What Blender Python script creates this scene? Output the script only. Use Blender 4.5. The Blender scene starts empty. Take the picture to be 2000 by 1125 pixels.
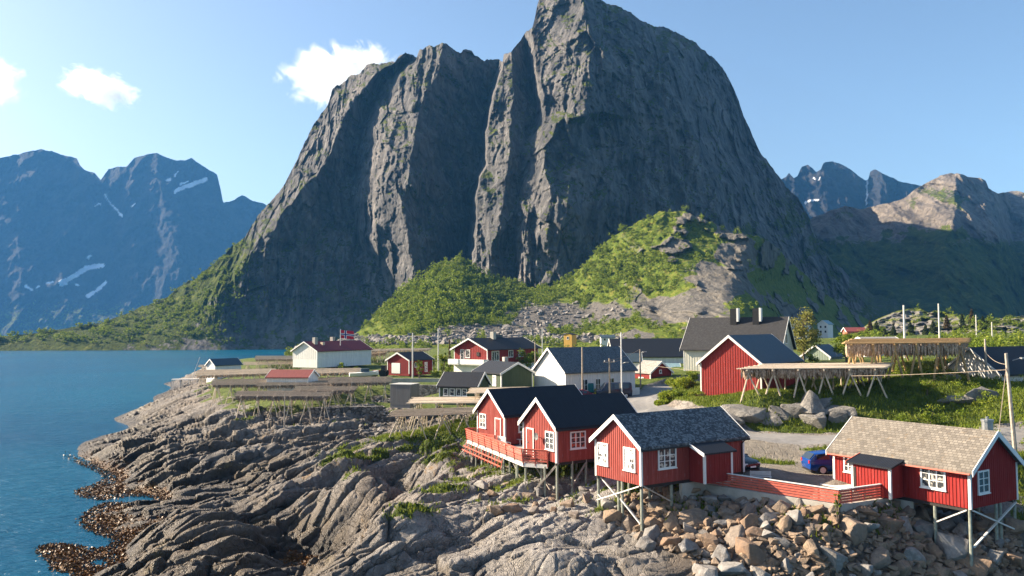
import bpy, bmesh, math, random
import numpy as np
from mathutils import Vector, Matrix
random.seed(7)
rng = np.random.default_rng(7)
R = math.radians
S = bpy.context.scene
COL = S.collection

# ------------------------------------------------------------ camera
CAMH = 16.0
FPX = 1600.0                      # focal length in photo pixels (2000 wide)
PITCH = math.atan((640 - 562.5) / FPX)
ROLL = R(0.35)
cam = bpy.data.cameras.new('camera')
cam.sensor_width = 36.0
cam.lens = 36.0 * FPX / 2000.0
cam.clip_start = 0.5
cam.clip_end = 40000
cam_o = bpy.data.objects.new('camera', cam)
COL.objects.link(cam_o)
cam_o.matrix_world = (Matrix.Translation((0, 0, CAMH)) @ Matrix.Rotation(math.pi / 2 + PITCH, 4, 'X')
                      @ Matrix.Rotation(-ROLL, 4, 'Z'))
S.camera = cam_o
CM = np.array(cam_o.matrix_world.to_3x3())


def rays(px, py):
    px = np.asarray(px, float); py = np.asarray(py, float)
    v = np.stack([(px - 1000) / FPX, -(py - 562.5) / FPX, -np.ones_like(px * py)], -1)
    return v @ CM.T


def PY(px, py, Y):
    """world point seen at photo pixel (px, py) at distance Y in front of the camera"""
    r = rays(px, py)
    t = np.asarray(Y, float) / r[..., 1]
    return r * t[..., None] + np.array([0, 0, CAMH])


def PZ(px, py, z):
    """world point seen at photo pixel (px, py) at height z"""
    r = rays(px, py)
    t = (np.asarray(z, float) - CAMH) / r[..., 2]
    return r * t[..., None] + np.array([0, 0, CAMH])


# ------------------------------------------------------------ sky and sun
SUN_EL = R(28)
SUN_AZ = (-0.95, 0.29)
w = bpy.data.worlds.new('World'); S.world = w; w.use_nodes = True
nt = w.node_tree
sky = nt.nodes.new('ShaderNodeTexSky'); sky.sky_type = 'NISHITA'; sky.sun_disc = False
sky.sun_elevation = SUN_EL; sky.sun_rotation = math.atan2(SUN_AZ[0], SUN_AZ[1])
sky.air_density = 1.0; sky.dust_density = 1.5; sky.ozone_density = 1.6; sky.altitude = 0
nt.links.new(sky.outputs[0], nt.nodes['Background'].inputs[0])
nt.nodes['Background'].inputs[1].default_value = 0.058
sl = bpy.data.lights.new('sun', 'SUN'); sl.energy = 5.0; sl.angle = R(0.53); sl.color = (1.0, 0.84, 0.64)
so = bpy.data.objects.new('sun', sl); COL.objects.link(so)
_k = math.hypot(*SUN_AZ)
SDIR = Vector((SUN_AZ[0] / _k * math.cos(SUN_EL), SUN_AZ[1] / _k * math.cos(SUN_EL), math.sin(SUN_EL)))
so.rotation_euler = SDIR.to_track_quat('Z', 'Y').to_euler()
S.view_settings.view_transform = 'Standard'; S.view_settings.look = 'None'
S.view_settings.exposure = 1.75; S.view_settings.gamma = 1.0
S.cycles.use_denoising = True
S.cycles.max_bounces = 6; S.cycles.diffuse_bounces = 3; S.cycles.volume_bounces = 3
S.cycles.transparent_max_bounces = 12
S.cycles.caustics_reflective = False; S.cycles.caustics_refractive = False


# ------------------------------------------------------------ noise (numpy)
_perm = rng.permutation(256).astype(np.int64)
_perm = np.concatenate([_perm, _perm, _perm])
_grad = rng.normal(size=(256, 3)); _grad /= np.linalg.norm(_grad, axis=1)[:, None]
_grad = _grad.astype(np.float32)


def noise(x, y, z=0.0):
    x, y, z = np.broadcast_arrays(np.asarray(x, np.float32), np.asarray(y, np.float32), np.asarray(z, np.float32))
    xi = np.floor(x).astype(np.int64); yi = np.floor(y).astype(np.int64); zi = np.floor(z).astype(np.int64)
    xf = x - xi; yf = y - yi; zf = z - zi
    u = xf * xf * xf * (xf * (xf * 6 - 15) + 10); v = yf * yf * yf * (yf * (yf * 6 - 15) + 10); ww = zf * zf * zf * (zf * (zf * 6 - 15) + 10)
    xi &= 255; yi &= 255; zi &= 255

    def g(a, b, c):
        h = _perm[_perm[_perm[xi + a] + yi + b] + zi + c]
        G = _grad[h]
        return G[..., 0] * (xf - a) + G[..., 1] * (yf - b) + G[..., 2] * (zf - c)
    flat = (z.size == 1) or (not np.any(zf))
    def plane(c):
        a = g(0, 0, c); b = g(1, 0, c); d = g(0, 1, c); e = g(1, 1, c)
        p = a + u * (b - a); q = d + u * (e - d)
        return p + v * (q - p)
    p0 = plane(0)
    if flat:
        return p0 * 1.5
    return (p0 + ww * (plane(1) - p0)) * 1.5


def fbm(x, y, z=0.0, o=4, gain=0.5, lac=2.03):
    s = 0; a = 1.0; f = 1.0
    for i in range(o):
        s = s + a * noise(x * f + 17.3 * i, y * f - 9.1 * i, np.asarray(z) * f + 5.7 * i if np.any(z) else 0.0)
        a *= gain; f *= lac
    return s


def ridged(x, y, z=0.0, o=4, gain=0.5, lac=2.03):
    s = 0; a = 1.0; f = 1.0
    for i in range(o):
        n = 1 - np.abs(noise(x * f + 31.7 * i, y * f + 3.9 * i, np.asarray(z) * f if np.any(z) else 0.0)) * 1.6
        s = s + a * n
        a *= gain; f *= lac
    return s


def cells(x, y, seed=0):
    """cellular noise: distances to nearest and second nearest feature point, the cell's random value and a tilted plane in it"""
    xi = np.floor(x).astype(np.int64); yi = np.floor(y).astype(np.int64)
    f1 = np.full(x.shape, 9.0, np.float32); f2 = f1.copy(); idv = np.zeros(x.shape, np.float32); tlt = np.zeros(x.shape, np.float32)
    for a in (-1, 0, 1):
        for b in (-1, 0, 1):
            h = _perm[_perm[(xi + a + seed) & 255] + ((yi + b) & 255)]
            jx = _perm[h + 7] / 255.0; jy = _perm[h + 91] / 255.0; rv = _perm[h + 151] / 255.0
            ox = xi + a + jx - x; oy = yi + b + jy - y; ta = _perm[h + 201] / 255.0 * 6.283
            d = np.hypot(ox, oy).astype(np.float32); tl = ox * np.cos(ta) + oy * np.sin(ta)
            nearer = d < f1
            f2 = np.where(nearer, f1, np.minimum(f2, d))
            idv = np.where(nearer, rv, idv); tlt = np.where(nearer, tl, tlt); f1 = np.where(nearer, d, f1)
    return f1, f2, idv, tlt


def sst(a, b, x):
    t = np.clip((x - a) / (b - a), 0, 1)
    return t * t * (3 - 2 * t)


def tps(pts, vals, smooth=0.0):
    pts = np.asarray(pts, float); n = len(pts)
    def K(r2):
        return 0.5 * r2 * np.log(np.maximum(r2, 1e-12))
    d2 = ((pts[:, None] - pts[None]) ** 2).sum(-1)
    A = np.zeros((n + 3, n + 3)); A[:n, :n] = K(d2) + smooth * np.eye(n)
    A[:n, n] = 1; A[:n, n + 1:] = pts; A[n, :n] = 1; A[n + 1:, :n] = pts.T
    c = np.linalg.solve(A, np.concatenate([vals, [0, 0, 0]]))
    def f(x, y):
        s = c[n] + c[n + 1] * x + c[n + 2] * y
        for i in range(n):
            s = s + c[i] * K((x - pts[i, 0]) ** 2 + (y - pts[i, 1]) ** 2)
        return s
    return f


# ------------------------------------------------------------ mesh helpers
def setp(o, label=None, cat=None, kind=None, group=None):
    if label: o['label'] = label
    if cat: o['category'] = cat
    if kind: o['kind'] = kind
    if group: o['group'] = group
    return o


def grid_mesh(name, P, mat, attrs=None, smooth=True, closed=False):
    n, m = P.shape[:2]
    me = bpy.data.meshes.new(name)
    me.vertices.add(n * m); me.vertices.foreach_set('co', P.reshape(-1).astype(np.float32))
    idx = np.arange(n * m).reshape(n, m)
    q = np.stack([idx[:-1, :-1], idx[:-1, 1:], idx[1:, 1:], idx[1:, :-1]], -1).reshape(-1, 4)
    me.loops.add(q.size); me.loops.foreach_set('vertex_index', q.reshape(-1).astype(np.int32))
    me.polygons.add(len(q)); me.polygons.foreach_set('loop_start', np.arange(0, q.size, 4, dtype=np.int32))
    me.polygons.foreach_set('loop_total', np.full(len(q), 4, np.int32))
    me.polygons.foreach_set('use_smooth', np.full(len(q), smooth, bool))
    me.update(calc_edges=True)
    for k, a in (attrs or {}).items():
        at = me.attributes.new(k, 'FLOAT', 'POINT'); at.data.foreach_set('value', np.clip(a, 0, 1).reshape(-1).astype(np.float32))
    me.materials.append(mat)
    o = bpy.data.objects.new(name, me); COL.objects.link(o)
    return o


def face_mesh(name, V, F, mat, parent=None, smooth=False, link=True, mats=None, midx=None):
    """V (n,3), F (k,4) or (k,3) arrays"""
    V = np.asarray(V, np.float32); F = np.asarray(F, np.int32)
    me = bpy.data.meshes.new(name)
    me.vertices.add(len(V)); me.vertices.foreach_set('co', V.reshape(-1))
    me.loops.add(F.size); me.loops.foreach_set('vertex_index', F.reshape(-1))
    k = F.shape[1]
    me.polygons.add(len(F)); me.polygons.foreach_set('loop_start', np.arange(0, F.size, k, dtype=np.int32))
    me.polygons.foreach_set('loop_total', np.full(len(F), k, np.int32))
    me.polygons.foreach_set('use_smooth', np.full(len(F), smooth, bool))
    if midx is not None:
        me.polygons.foreach_set('material_index', np.asarray(midx, np.int32))
    me.update(calc_edges=True)
    for m in (mats or [mat]): me.materials.append(m)
    o = bpy.data.objects.new(name, me); COL.objects.link(o)
    if parent: o.parent = parent
    return o


class MB:
    """collects boxes, beams and prisms; build() links them as ONE mesh object"""
    def __init__(s): s.v = []; s.f = []
    def add(s, vs, fs):
        b = len(s.v); s.v += [tuple(map(float, p)) for p in vs]; s.f += [tuple(b + i for i in f) for f in fs]
        return s
    def box(s, x0, y0, z0, x1, y1, z1):
        vs = [(x0, y0, z0), (x1, y0, z0), (x1, y1, z0), (x0, y1, z0), (x0, y0, z1), (x1, y0, z1), (x1, y1, z1), (x0, y1, z1)]
        return s.add(vs, [(0, 3, 2, 1), (4, 5, 6, 7), (0, 1, 5, 4), (1, 2, 6, 5), (2, 3, 7, 6), (3, 0, 4, 7)])
    def beam(s, p, q, w, h=None, up=(0, 0, 1)):
        p = Vector(p); q = Vector(q); d = (q - p)
        if d.length < 1e-6: return s
        d.normalize(); u = Vector(up)
        if abs(d.dot(u)) > 0.98: u = Vector((1, 0, 0))
        a = d.cross(u).normalized(); b = a.cross(d).normalized(); h = h or w
        vs = []
        for c in (p, q):
            for sx, sy in ((-1, -1), (1, -1), (1, 1), (-1, 1)):
                vs.append(c + a * (sx * w / 2) + b * (sy * h / 2))
        return s.add(vs, [(3, 2, 1, 0), (4, 5, 6, 7), (0, 1, 5, 4), (1, 2, 6, 5), (2, 3, 7, 6), (3, 0, 4, 7)])
    def tube(s, pts, r, n=6, r1=None, cap=True):
        pts = [Vector(p) for p in pts]; rings = []
        for i, c in enumerate(pts):
            d = (pts[min(i + 1, len(pts) - 1)] - pts[max(i - 1, 0)]).normalized()
            u = Vector((0, 0, 1)) if abs(d.z) < 0.95 else Vector((1, 0, 0))
            a = d.cross(u).normalized(); b = a.cross(d)
            rr = r if r1 is None else r + (r1 - r) * i / max(1, len(pts) - 1)
            rings.append([c + a * (rr * math.cos(2 * math.pi * k / n)) + b * (rr * math.sin(2 * math.pi * k / n)) for k in range(n)])
        vs = [p for rg in rings for p in rg]; fs = []
        for i in range(len(pts) - 1):
            for k in range(n):
                fs.append((i * n + k, i * n + (k + 1) % n, (i + 1) * n + (k + 1) % n, (i + 1) * n + k))
        if cap:
            fs.append(tuple(range(n))[::-1]); fs.append(tuple((len(pts) - 1) * n + k for k in range(n)))
        return s.add(vs, fs)
    def prism(s, poly, off):
        """poly: list of 3-D points of a planar polygon; off: extrusion vector"""
        n = len(poly); off = Vector(off)
        vs = [Vector(p) for p in poly] + [Vector(p) + off for p in poly]
        fs = [tuple(range(n))[::-1], tuple(range(n, 2 * n))] + [(i, (i + 1) % n, n + (i + 1) % n, n + i) for i in range(n)]
        return s.add(vs, fs)
    def build(s, name, mat, parent=None, smooth=False, bevel=0.0):
        me = bpy.data.meshes.new(name); me.from_pydata(s.v, [], s.f); me.update()
        bm = bmesh.new(); bm.from_mesh(me); bmesh.ops.recalc_face_normals(bm, faces=bm.faces)
        if bevel: bmesh.ops.bevel(bm, geom=list(bm.edges), offset=bevel, segments=2, affect='EDGES', profile=0.6)
        bm.to_mesh(me); bm.free()
        if smooth: me.polygons.foreach_set('use_smooth', np.full(len(me.polygons), True, bool))
        me.materials.append(mat)
        o = bpy.data.objects.new(name, me); COL.objects.link(o)
        if parent: o.parent = parent
        return o


def thing(name, label, cat, loc=(0, 0, 0), rz=0.0, group=None):
    o = bpy.data.objects.new(name, None); COL.objects.link(o)
    o.location = loc; o.rotation_euler = (0, 0, rz); o.empty_display_size = 0.3
    return setp(o, label, cat, None, group)


def copy_tree(o, parent=None):
    c = o.copy(); COL.objects.link(c)
    if parent: c.parent = parent
    for ch in list(o.children): copy_tree(ch, c)
    return c


# ------------------------------------------------------------ materials
class NT:
    def __init__(s, name):
        s.m = bpy.data.materials.new(name); s.m.use_nodes = True; s.t = s.m.node_tree
        s.b = s.t.nodes['Principled BSDF']; s.out = s.t.nodes['Material Output']
        s.b.inputs['Specular IOR Level'].default_value = 0.3
    def n(s, typ, ins=None, **kw):
        nd = s.t.nodes.new('ShaderNode' + typ)
        for k, v in kw.items(): setattr(nd, k, v)
        for k, v in (ins or {}).items(): s.set(nd.inputs[k], v)
        return nd
    def set(s, sock, v):
        if isinstance(v, bpy.types.NodeSocket): s.t.links.new(v, sock)
        elif isinstance(v, bpy.types.Node): s.t.links.new(v.outputs[0], sock)
        else:
            if hasattr(sock.default_value, '__len__') and len(sock.default_value) == 4 and len(v) == 3: v = (*v, 1)
            sock.default_value = v
    def coord(s, kind='Object', scale=(1, 1, 1), rot=(0, 0, 0)):
        tc = s.n('TexCoord'); mp = s.n('Mapping', {'Scale': scale, 'Rotation': rot})
        s.t.links.new(tc.outputs[kind], mp.inputs[0]); return mp.outputs[0]
    def pos(s, scale=(1, 1, 1), rot=(0, 0, 0)):
        g = s.n('NewGeometry'); mp = s.n('Mapping', {'Scale': scale, 'Rotation': rot})
        s.t.links.new(g.outputs['Position'], mp.inputs[0]); return mp.outputs[0]
    def noise(s, vec, scale, detail=6, rough=0.55, dist=0.0):
        return s.n('TexNoise', {'Vector': vec, 'Scale': scale, 'Detail': detail, 'Roughness': rough, 'Distortion': dist}).outputs[0]
    def ramp(s, fac, stops, interp='LINEAR'):
        r = s.n('ValToRGB'); cr = r.color_ramp; cr.interpolation = interp
        while len(cr.elements) < len(stops): cr.elements.new(0.5)
        for e, (p, c) in zip(cr.elements, stops):
            e.position = p; e.color = (*c, 1) if hasattr(c, '__len__') else (c, c, c, 1)
        s.set(r.inputs[0], fac); return r.outputs[0]
    def mix(s, fac, a, b, blend='MIX'):
        m = s.n('Mix', data_type='RGBA', blend_type=blend)
        s.set(m.inputs[0], fac); s.set(m.inputs[6], a); s.set(m.inputs[7], b); return m.outputs[2]
    def math(s, op, a, b=0.0, c=0.0, clamp=False):
        m = s.n('Math', operation=op, use_clamp=clamp); s.set(m.inputs[0], a); s.set(m.inputs[1], b); s.set(m.inputs[2], c); return m.outputs[0]
    def attr(s, name):
        return s.n('Attribute', attribute_name=name).outputs['Fac']
    def bump(s, h, dist, strength=1.0, normal=None):
        b = s.n('Bump', {'Height': h, 'Distance': dist, 'Strength': strength})
        if normal: s.set(b.inputs['Normal'], normal)
        return b.outputs[0]
    def done(s, color=None, rough=None, normal=None, **kw):
        if color is not None: s.set(s.b.inputs['Base Color'], color)
        if rough is not None: s.set(s.b.inputs['Roughness'], rough)
        if normal is not None: s.set(s.b.inputs['Normal'], normal)
        for k, v in kw.items(): s.set(s.b.inputs[k.replace('_', ' ')], v)
        return s.m


def simple(name, col, rough=0.6, var=0.15, scale=3.0, **kw):
    m = NT(name); c = m.coord('Object')
    n = m.noise(c, scale, 5)
    col = tuple(col)
    return m.done(m.ramp(n, [(0.3, tuple(v * (1 - var) for v in col)), (0.7, tuple(min(1, v * (1 + var)) for v in col))]), rough, **kw)

# ------------------------------------------------------------ setting: materials
def mat_rock_ground():
    m = NT('shore_ground')
    p = m.pos(); ps = m.pos((0.55, 0.18, 0.55), (0, 0, R(-45)))
    big = m.noise(p, 0.12, 5); mid = m.noise(ps, 2.2, 8, 0.62, 0.6); fine = m.noise(p, 5.5, 8, 0.7); grit = m.noise(p, 22.0, 4, 0.7)
    rock = m.ramp(mid, [(0.28, (0.145, 0.138, 0.13)), (0.5, (0.265, 0.248, 0.23)), (0.72, (0.37, 0.345, 0.315))])
    rock = m.mix(m.ramp(fine, [(0.28, 0.6), (0.55, 0.0)]), rock, (0.16, 0.15, 0.145))
    rock = m.mix(m.ramp(big, [(0.42, 0.0), (0.68, 0.55)]), rock, (0.30, 0.235, 0.175))
    rock = m.mix(m.ramp(grit, [(0.60, 0.0), (0.72, 0.5)]), rock, (0.42, 0.41, 0.39))
    lich = m.noise(ps, 1.1, 7, 0.6, 1.2)
    rock = m.mix(m.ramp(lich, [(0.60, 0.0), (0.68, 0.55)]), rock, (0.34, 0.20, 0.07))
    crack = m.attr('crack')
    wv = m.n('VectorMath', {0: ps, 1: m.n('TexNoise', {'Vector': ps, 'Scale': 1.3, 'Detail': 4}).outputs['Color']}, operation='ADD')
    e1 = m.n('TexVoronoi', {'Vector': wv.outputs[0], 'Scale': 1.9}, feature='DISTANCE_TO_EDGE').outputs['Distance']
    e2 = m.n('TexVoronoi', {'Vector': wv.outputs[0], 'Scale': 5.5}, feature='DISTANCE_TO_EDGE').outputs['Distance']
    ck = m.math('MAXIMUM', m.ramp(e1, [(0.0, 1.0), (0.035, 0.0)]), m.math('MULTIPLY', m.ramp(e2, [(0.0, 1.0), (0.06, 0.0)]), m.ramp(big, [(0.4, 0.2), (0.6, 0.9)])))
    rock = m.mix(m.math('MULTIPLY', ck, 0.4), rock, (0.11, 0.098, 0.088))
    rock = m.mix(m.math('MULTIPLY', crack, 0.6), rock, (0.10, 0.085, 0.07))
    rock = m.mix(m.math('MULTIPLY', m.attr('pale'), 0.75), rock, m.ramp(fine, [(0.3, (0.36, 0.345, 0.325)), (0.65, (0.56, 0.53, 0.495))]))
    # dark tide band
    g = m.n('NewGeometry'); sx = m.n('SeparateXYZ', {'Vector': g.outputs['Position']})
    zz = m.math('ADD', sx.outputs['Z'], m.math('MULTIPLY', m.math('SUBTRACT', mid, 0.5), 3.0))
    tide = m.n('MapRange', {'Value': zz, 'From Min': 4.2, 'From Max': 1.9, 'To Min': 0.0, 'To Max': 0.86}).outputs[0]
    black = m.n('MapRange', {'Value': zz, 'From Min': 1.5, 'From Max': 0.7, 'To Min': 0.0, 'To Max': 0.7}).outputs[0]
    rock = m.mix(tide, rock, m.ramp(m.noise(ps, 0.8, 6, 0.65), [(0.42, (0.05, 0.038, 0.03)), (0.6, (0.105, 0.074, 0.04)), (0.7, (0.18, 0.13, 0.045))]))
    rock = m.mix(black, rock, (0.022, 0.017, 0.013))
    weedc = m.ramp(m.noise(p, 7.0, 4, 0.7), [(0.3, (0.025, 0.012, 0.005)), (0.5, (0.11, 0.05, 0.010)), (0.68, (0.26, 0.13, 0.022))])
    gn = m.noise(p, 0.9, 6, 0.65); gf = m.noise(p, 9.0, 4, 0.7)
    grass = m.ramp(gn, [(0.3, (0.045, 0.075, 0.008)), (0.5, (0.105, 0.15, 0.015)), (0.7, (0.19, 0.20, 0.03))])
    grass = m.mix(m.ramp(gf, [(0.35, 0.55), (0.65, 0.0)]), grass, (0.035, 0.055, 0.008))
    gravel = m.ramp(m.noise(p, 1.2, 9, 0.75), [(0.3, (0.18, 0.155, 0.125)), (0.7, (0.36, 0.32, 0.26))])
    road = m.ramp(m.noise(p, 2.0, 9, 0.75), [(0.3, (0.155, 0.15, 0.145)), (0.7, (0.25, 0.243, 0.235))])
    rock = m.mix(m.math('MULTIPLY', m.attr('rip'), 0.7), rock, (0.11, 0.085, 0.065))
    c = m.mix(m.attr('weed'), rock, weedc)
    ga = m.math('ADD', m.attr('grass'), m.math('MULTIPLY', m.math('SUBTRACT', fine, 0.5), 0.9))
    c = m.mix(m.ramp(ga, [(0.42, 0.0), (0.58, 1.0)]), c, grass)
    c = m.mix(m.attr('gravel'), c, gravel)
    road = m.mix(m.math('MULTIPLY', m.attr('track'), 0.45), road, (0.29, 0.275, 0.25))
    c = m.mix(m.attr('road'), c, road)
    h = m.math('ADD', m.math('MULTIPLY', fine, 0.6), m.math('MULTIPLY', grit, 0.25))
    h = m.math('ADD', h, m.math('MULTIPLY', mid, 0.5))
    h = m.math('SUBTRACT', h, m.math('MULTIPLY', ck, 0.55))
    soft = m.math('SUBTRACT', 1.0, m.attr('road'))
    nb = m.n('Bump', {'Height': h, 'Distance': 0.30, 'Strength': m.math('MULTIPLY', soft, 0.95)})
    rg = m.math('SUBTRACT', 0.9, m.math('MULTIPLY', tide, 0.45))
    return m.done(c, rg, nb.outputs[0])


def mat_mountain(name, c_dark, c_lite, c_warm, green, scale=1.0, snow=True):
    m = NT(name)
    pv = m.pos((scale, scale, scale * 0.4)); p = m.pos((scale, scale, scale))
    v1 = m.noise(pv, 0.05, 9, 0.62, 0.8); v2 = m.noise(pv, 0.22, 8, 0.65, 0.5); p1 = m.noise(p, 0.02, 6, 0.6)
    rock = m.ramp(v1, [(0.3, c_dark), (0.62, c_lite), (0.8, c_warm)])
    rock = m.mix(m.ramp(v2, [(0.33, 0.75), (0.6, 0.0)]), rock, tuple(x * 0.55 for x in c_dark))
    rock = m.mix(m.ramp(p1, [(0.5, 0.0), (0.7, 0.4)]), rock, c_warm)
    gn = m.noise(p, 0.09, 8, 0.68); g2 = m.noise(p, 0.35, 6, 0.7)
    gcol = m.ramp(gn, [(0.3, green[0]), (0.5, green[1]), (0.68, green[2])])
    gcol = m.mix(m.ramp(g2, [(0.38, 0.7), (0.58, 0.0)]), gcol, green[0])
    ga = m.math('ADD', m.attr('grass'), m.math('MULTIPLY', m.math('SUBTRACT', g2, 0.5), 1.3))
    ga = m.math('ADD', ga, m.math('MULTIPLY', m.math('SUBTRACT', gn, 0.5), 0.8))
    c = m.mix(m.ramp(ga, [(0.44, 0.0), (0.58, 1.0)]), rock, gcol)
    scree = m.ramp(m.noise(p, 0.8, 6, 0.8), [(0.35, (0.07, 0.066, 0.06)), (0.65, (0.19, 0.175, 0.16))])
    c = m.mix(m.attr('scree'), c, scree)
    if snow:
        c = m.mix(m.attr('snow'), c, (0.85, 0.88, 0.92))
    h = m.math('ADD', m.math('MULTIPLY', v1, 1.0), m.math('MULTIPLY', v2, 0.5))
    h = m.math('ADD', h, m.math('MULTIPLY', g2, 0.25))
    return m.done(c, 0.95, m.bump(h, 7.0 / scale, 1.0), Specular_IOR_Level=0.1)


def mat_sea():
    m = NT('sea_water')
    p = m.pos((1, 1, 1)); pr = m.pos((0.5, 1.3, 1), (0, 0, R(20)))
    h = m.math('ADD', m.math('MULTIPLY', m.noise(pr, 0.22, 4, 0.6, 0.4), 1.0), m.math('MULTIPLY', m.noise(pr, 0.9, 5, 0.65), 0.45))
    patch = m.noise(p, 0.012, 4)
    c = m.ramp(patch, [(0.35, (0.0005, 0.052, 0.115)), (0.65, (0.001, 0.088, 0.16))])
    nb = m.n('Bump', {'Height': h, 'Distance': 1.1, 'Strength': 0.85})
    return m.done(c, 0.22, nb.outputs[0], IOR=1.33, Specular_IOR_Level=0.25)


# ------------------------------------------------------------ near terrain: control points (px, py, height, rockiness)
CP = []
def cp(z, rock, *pp):
    for px, py in pp:
        P = PZ(px, py, max(z, 0.0)); CP.append((P[0], P[1], z, rock))
cp(-2.2, 1, (60, 1110), (60, 1000), (110, 930), (70, 850), (120, 820), (170, 800), (100, 760), (220, 760), (270, 745), (310, 725),
   (400, 705), (480, 695), (200, 710), (-100, 830), (-100, 1000), (-300, 900), (-350, 1100), (-250, 750), (300, 690), (540, 689), (20, 720))
cp(-1.3, 1, (200, 832), (232, 803), (258, 786), (280, 764), (303, 754), (335, 744), (352, 737))
cp(-0.7, 1, (255, 978), (300, 976), (170, 1066), (205, 1063), (190, 1102), (130, 1120))
cp(0.25, 1, (172, 886), (215, 912), (244, 940), (200, 957), (290, 958), (205, 1010), (270, 985), (128, 1070), (120, 1105), (170, 1125), (250, 1090), (196, 852), (235, 820), (600, 1105), (560, 1115), (640, 1085)); cp(0.8, 1, (380, 955), (480, 950), (340, 958))
cp(1.6, 1, (300, 870), (330, 925), (290, 835), (300, 1030), (300, 1090), (400, 1110), (480, 1090), (420, 1000), (520, 960), (260, 868))
cp(2.4, 1, (300, 790), (330, 800), (400, 850), (430, 900), (520, 890), (600, 900), (480, 1040), (560, 1000), (700, 870), (760, 845))
cp(3.4, 1, (350, 775), (420, 815), (540, 850), (640, 850), (630, 960), (560, 930), (730, 835), (760, 800))
cp(3.8, 1, (475, 828), (556, 832), (640, 826)); cp(4.4, 1, (700, 802), (390, 760), (650, 920), (700, 940))
cp(5.2, 0.15, (430, 766), (520, 788), (600, 796), (690, 785), (740, 785))
cp(6.0, 0.0, (440, 745), (500, 745), (560, 765), (620, 764), (700, 760), (600, 735), (480, 728), (560, 720), (640, 722))
cp(6.6, 0.0, (700, 735), (760, 733), (830, 735), (880, 760), (820, 752), (600, 712), (720, 705), (660, 700))
cp(3.5, 0.5, (400, 716), (450, 712), (380, 726))
cp(7.0, 0.0, (900, 745), (950, 738), (1000, 765), (1050, 768), (1150, 778), (1250, 770), (1200, 795), (1250, 805), (1290, 795), (900, 700), (1000, 700), (1100, 700), (1250, 700), (800, 682), (1000, 680), (720, 690), (1200, 682))
# central domes and gullies
cp(5.6, 1, (760, 872), (830, 862), (870, 862)); cp(6.1, 0.1, (870, 835), (900, 850), (830, 845), (800, 850), (900, 820)); cp(5.0, 1, (700, 905), (850, 900), (890, 893))
cp(1.7, 1, (780, 985), (700, 1005), (830, 948), (640, 1045), (740, 985))
cp(4.9, 0.8, (880, 935), (940, 915), (930, 905)); cp(4.6, 1, (830, 960), (780, 1010), (950, 960), (1000, 985))
cp(2.0, 1, (700, 1060), (640, 1100)); cp(3.5, 1, (800, 1060), (900, 1040), (1000, 1060)); cp(2.8, 1, (800, 1120), (900, 1110), (720, 1125))
cp(4.4, 0.9, (1030, 985), (1090, 965), (1110, 1000), (1150, 985)); cp(5.2, 0.6, (1120, 935), (1050, 940), (990, 925), (1150, 950)); cp(5.0, 0.2, (930, 910))
cp(3.7, 1, (1100, 1050), (1150, 1040), (1060, 1090)); cp(3.0, 1, (1050, 1125), (1180, 1110), (1250, 1110)); cp(4.2, 0.6, (1168, 995), (1190, 1010))
cp(3.4, 1, (1252, 1052), (1300, 1060)); cp(4.7, 1, (1288, 985), (1230, 985)); cp(5.3, 0.8, (1380, 956), (1440, 964)); cp(5.5, 0.55, (1500, 970), (1640, 993), (1735, 976), (1570, 981))
cp(4.0, 1, (1400, 1050), (1500, 1065), (1600, 1068), (1700, 1060)); cp(2.6, 1, (1400, 1125), (1500, 1130), (1600, 1130), (1700, 1125))
cp(3.9, 1, (1850, 1035), (1985, 1045), (1800, 1020)); cp(3.1, 1, (1893, 1088)); cp(2.2, 1, (1850, 1125), (1990, 1120), (2150, 1100)); cp(4.0, 0.6, (2150, 980), (2060, 1010))
cp(6.1, 0.0, (1450, 935), (1600, 938), (1500, 905), (1560, 890), (1620, 900)); cp(7.0, 0.0, (1450, 848), (1550, 850), (1630, 856), (1750, 855), (1850, 856), (1985, 858), (2200, 860), (1350, 835))
for x, y, z, r in ((20.95, 53.3, 6.2, 0), (23, 49.5, 5.3, 0.6), (22, 56.8, 5.95, 0), (20, 57, 5.95, 0), (26, 57, 6.2, 0), (29, 50.5, 4.4, 0.8), (32, 56, 6.2, 0), (14, 54, 6.2, 0), (10, 52.5, 5.6, 0.6), (6, 53, 5.0, 0.9), (5, 60, 6.0, 0.4), (3, 66, 6.4, 0.2), (9, 60, 6.5, 0), (0, 62, 5.2, 0.6), (38, 48, 4.0, 0.8), (45, 60, 6.6, 0)):
    CP.append((x, y, z, r))
# right hand mound and slopes
cp(9.4, 0.0, (1480, 781), (1530, 780), (1600, 780), (1690, 780)); cp(9.7, 0, (1560, 768), (1650, 764), (1720, 770)); cp(8.5, 0, (1373, 776), (1430, 774), (1800, 800), (1900, 800))
cp(10.5, 0, (1760, 748), (1800, 738), (1868, 742), (1860, 725)); cp(9.6, 0, (1920, 765), (1990, 775), (1960, 745), (2100, 760)); cp(7.1, 0, (1470, 836), (1530, 838), (1600, 838), (1700, 840))
cp(8.4, 0, (1318, 780), (1340, 772)); cp(7.8, 0, (1304, 768)); cp(9.0, 0, (1345, 755)); cp(8.8, 0, (1340, 738), (1400, 738)); cp(10.5, 0, (1600, 702), (1700, 696), (1800, 700)); cp(9, 0, (1320, 700), (1450, 700)); cp(12.5, 0, (1620, 664), (1560, 664)); cp(12.0, 0, (1900, 685), (2000, 690), (2150, 690))
CP = np.array(CP)
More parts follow.
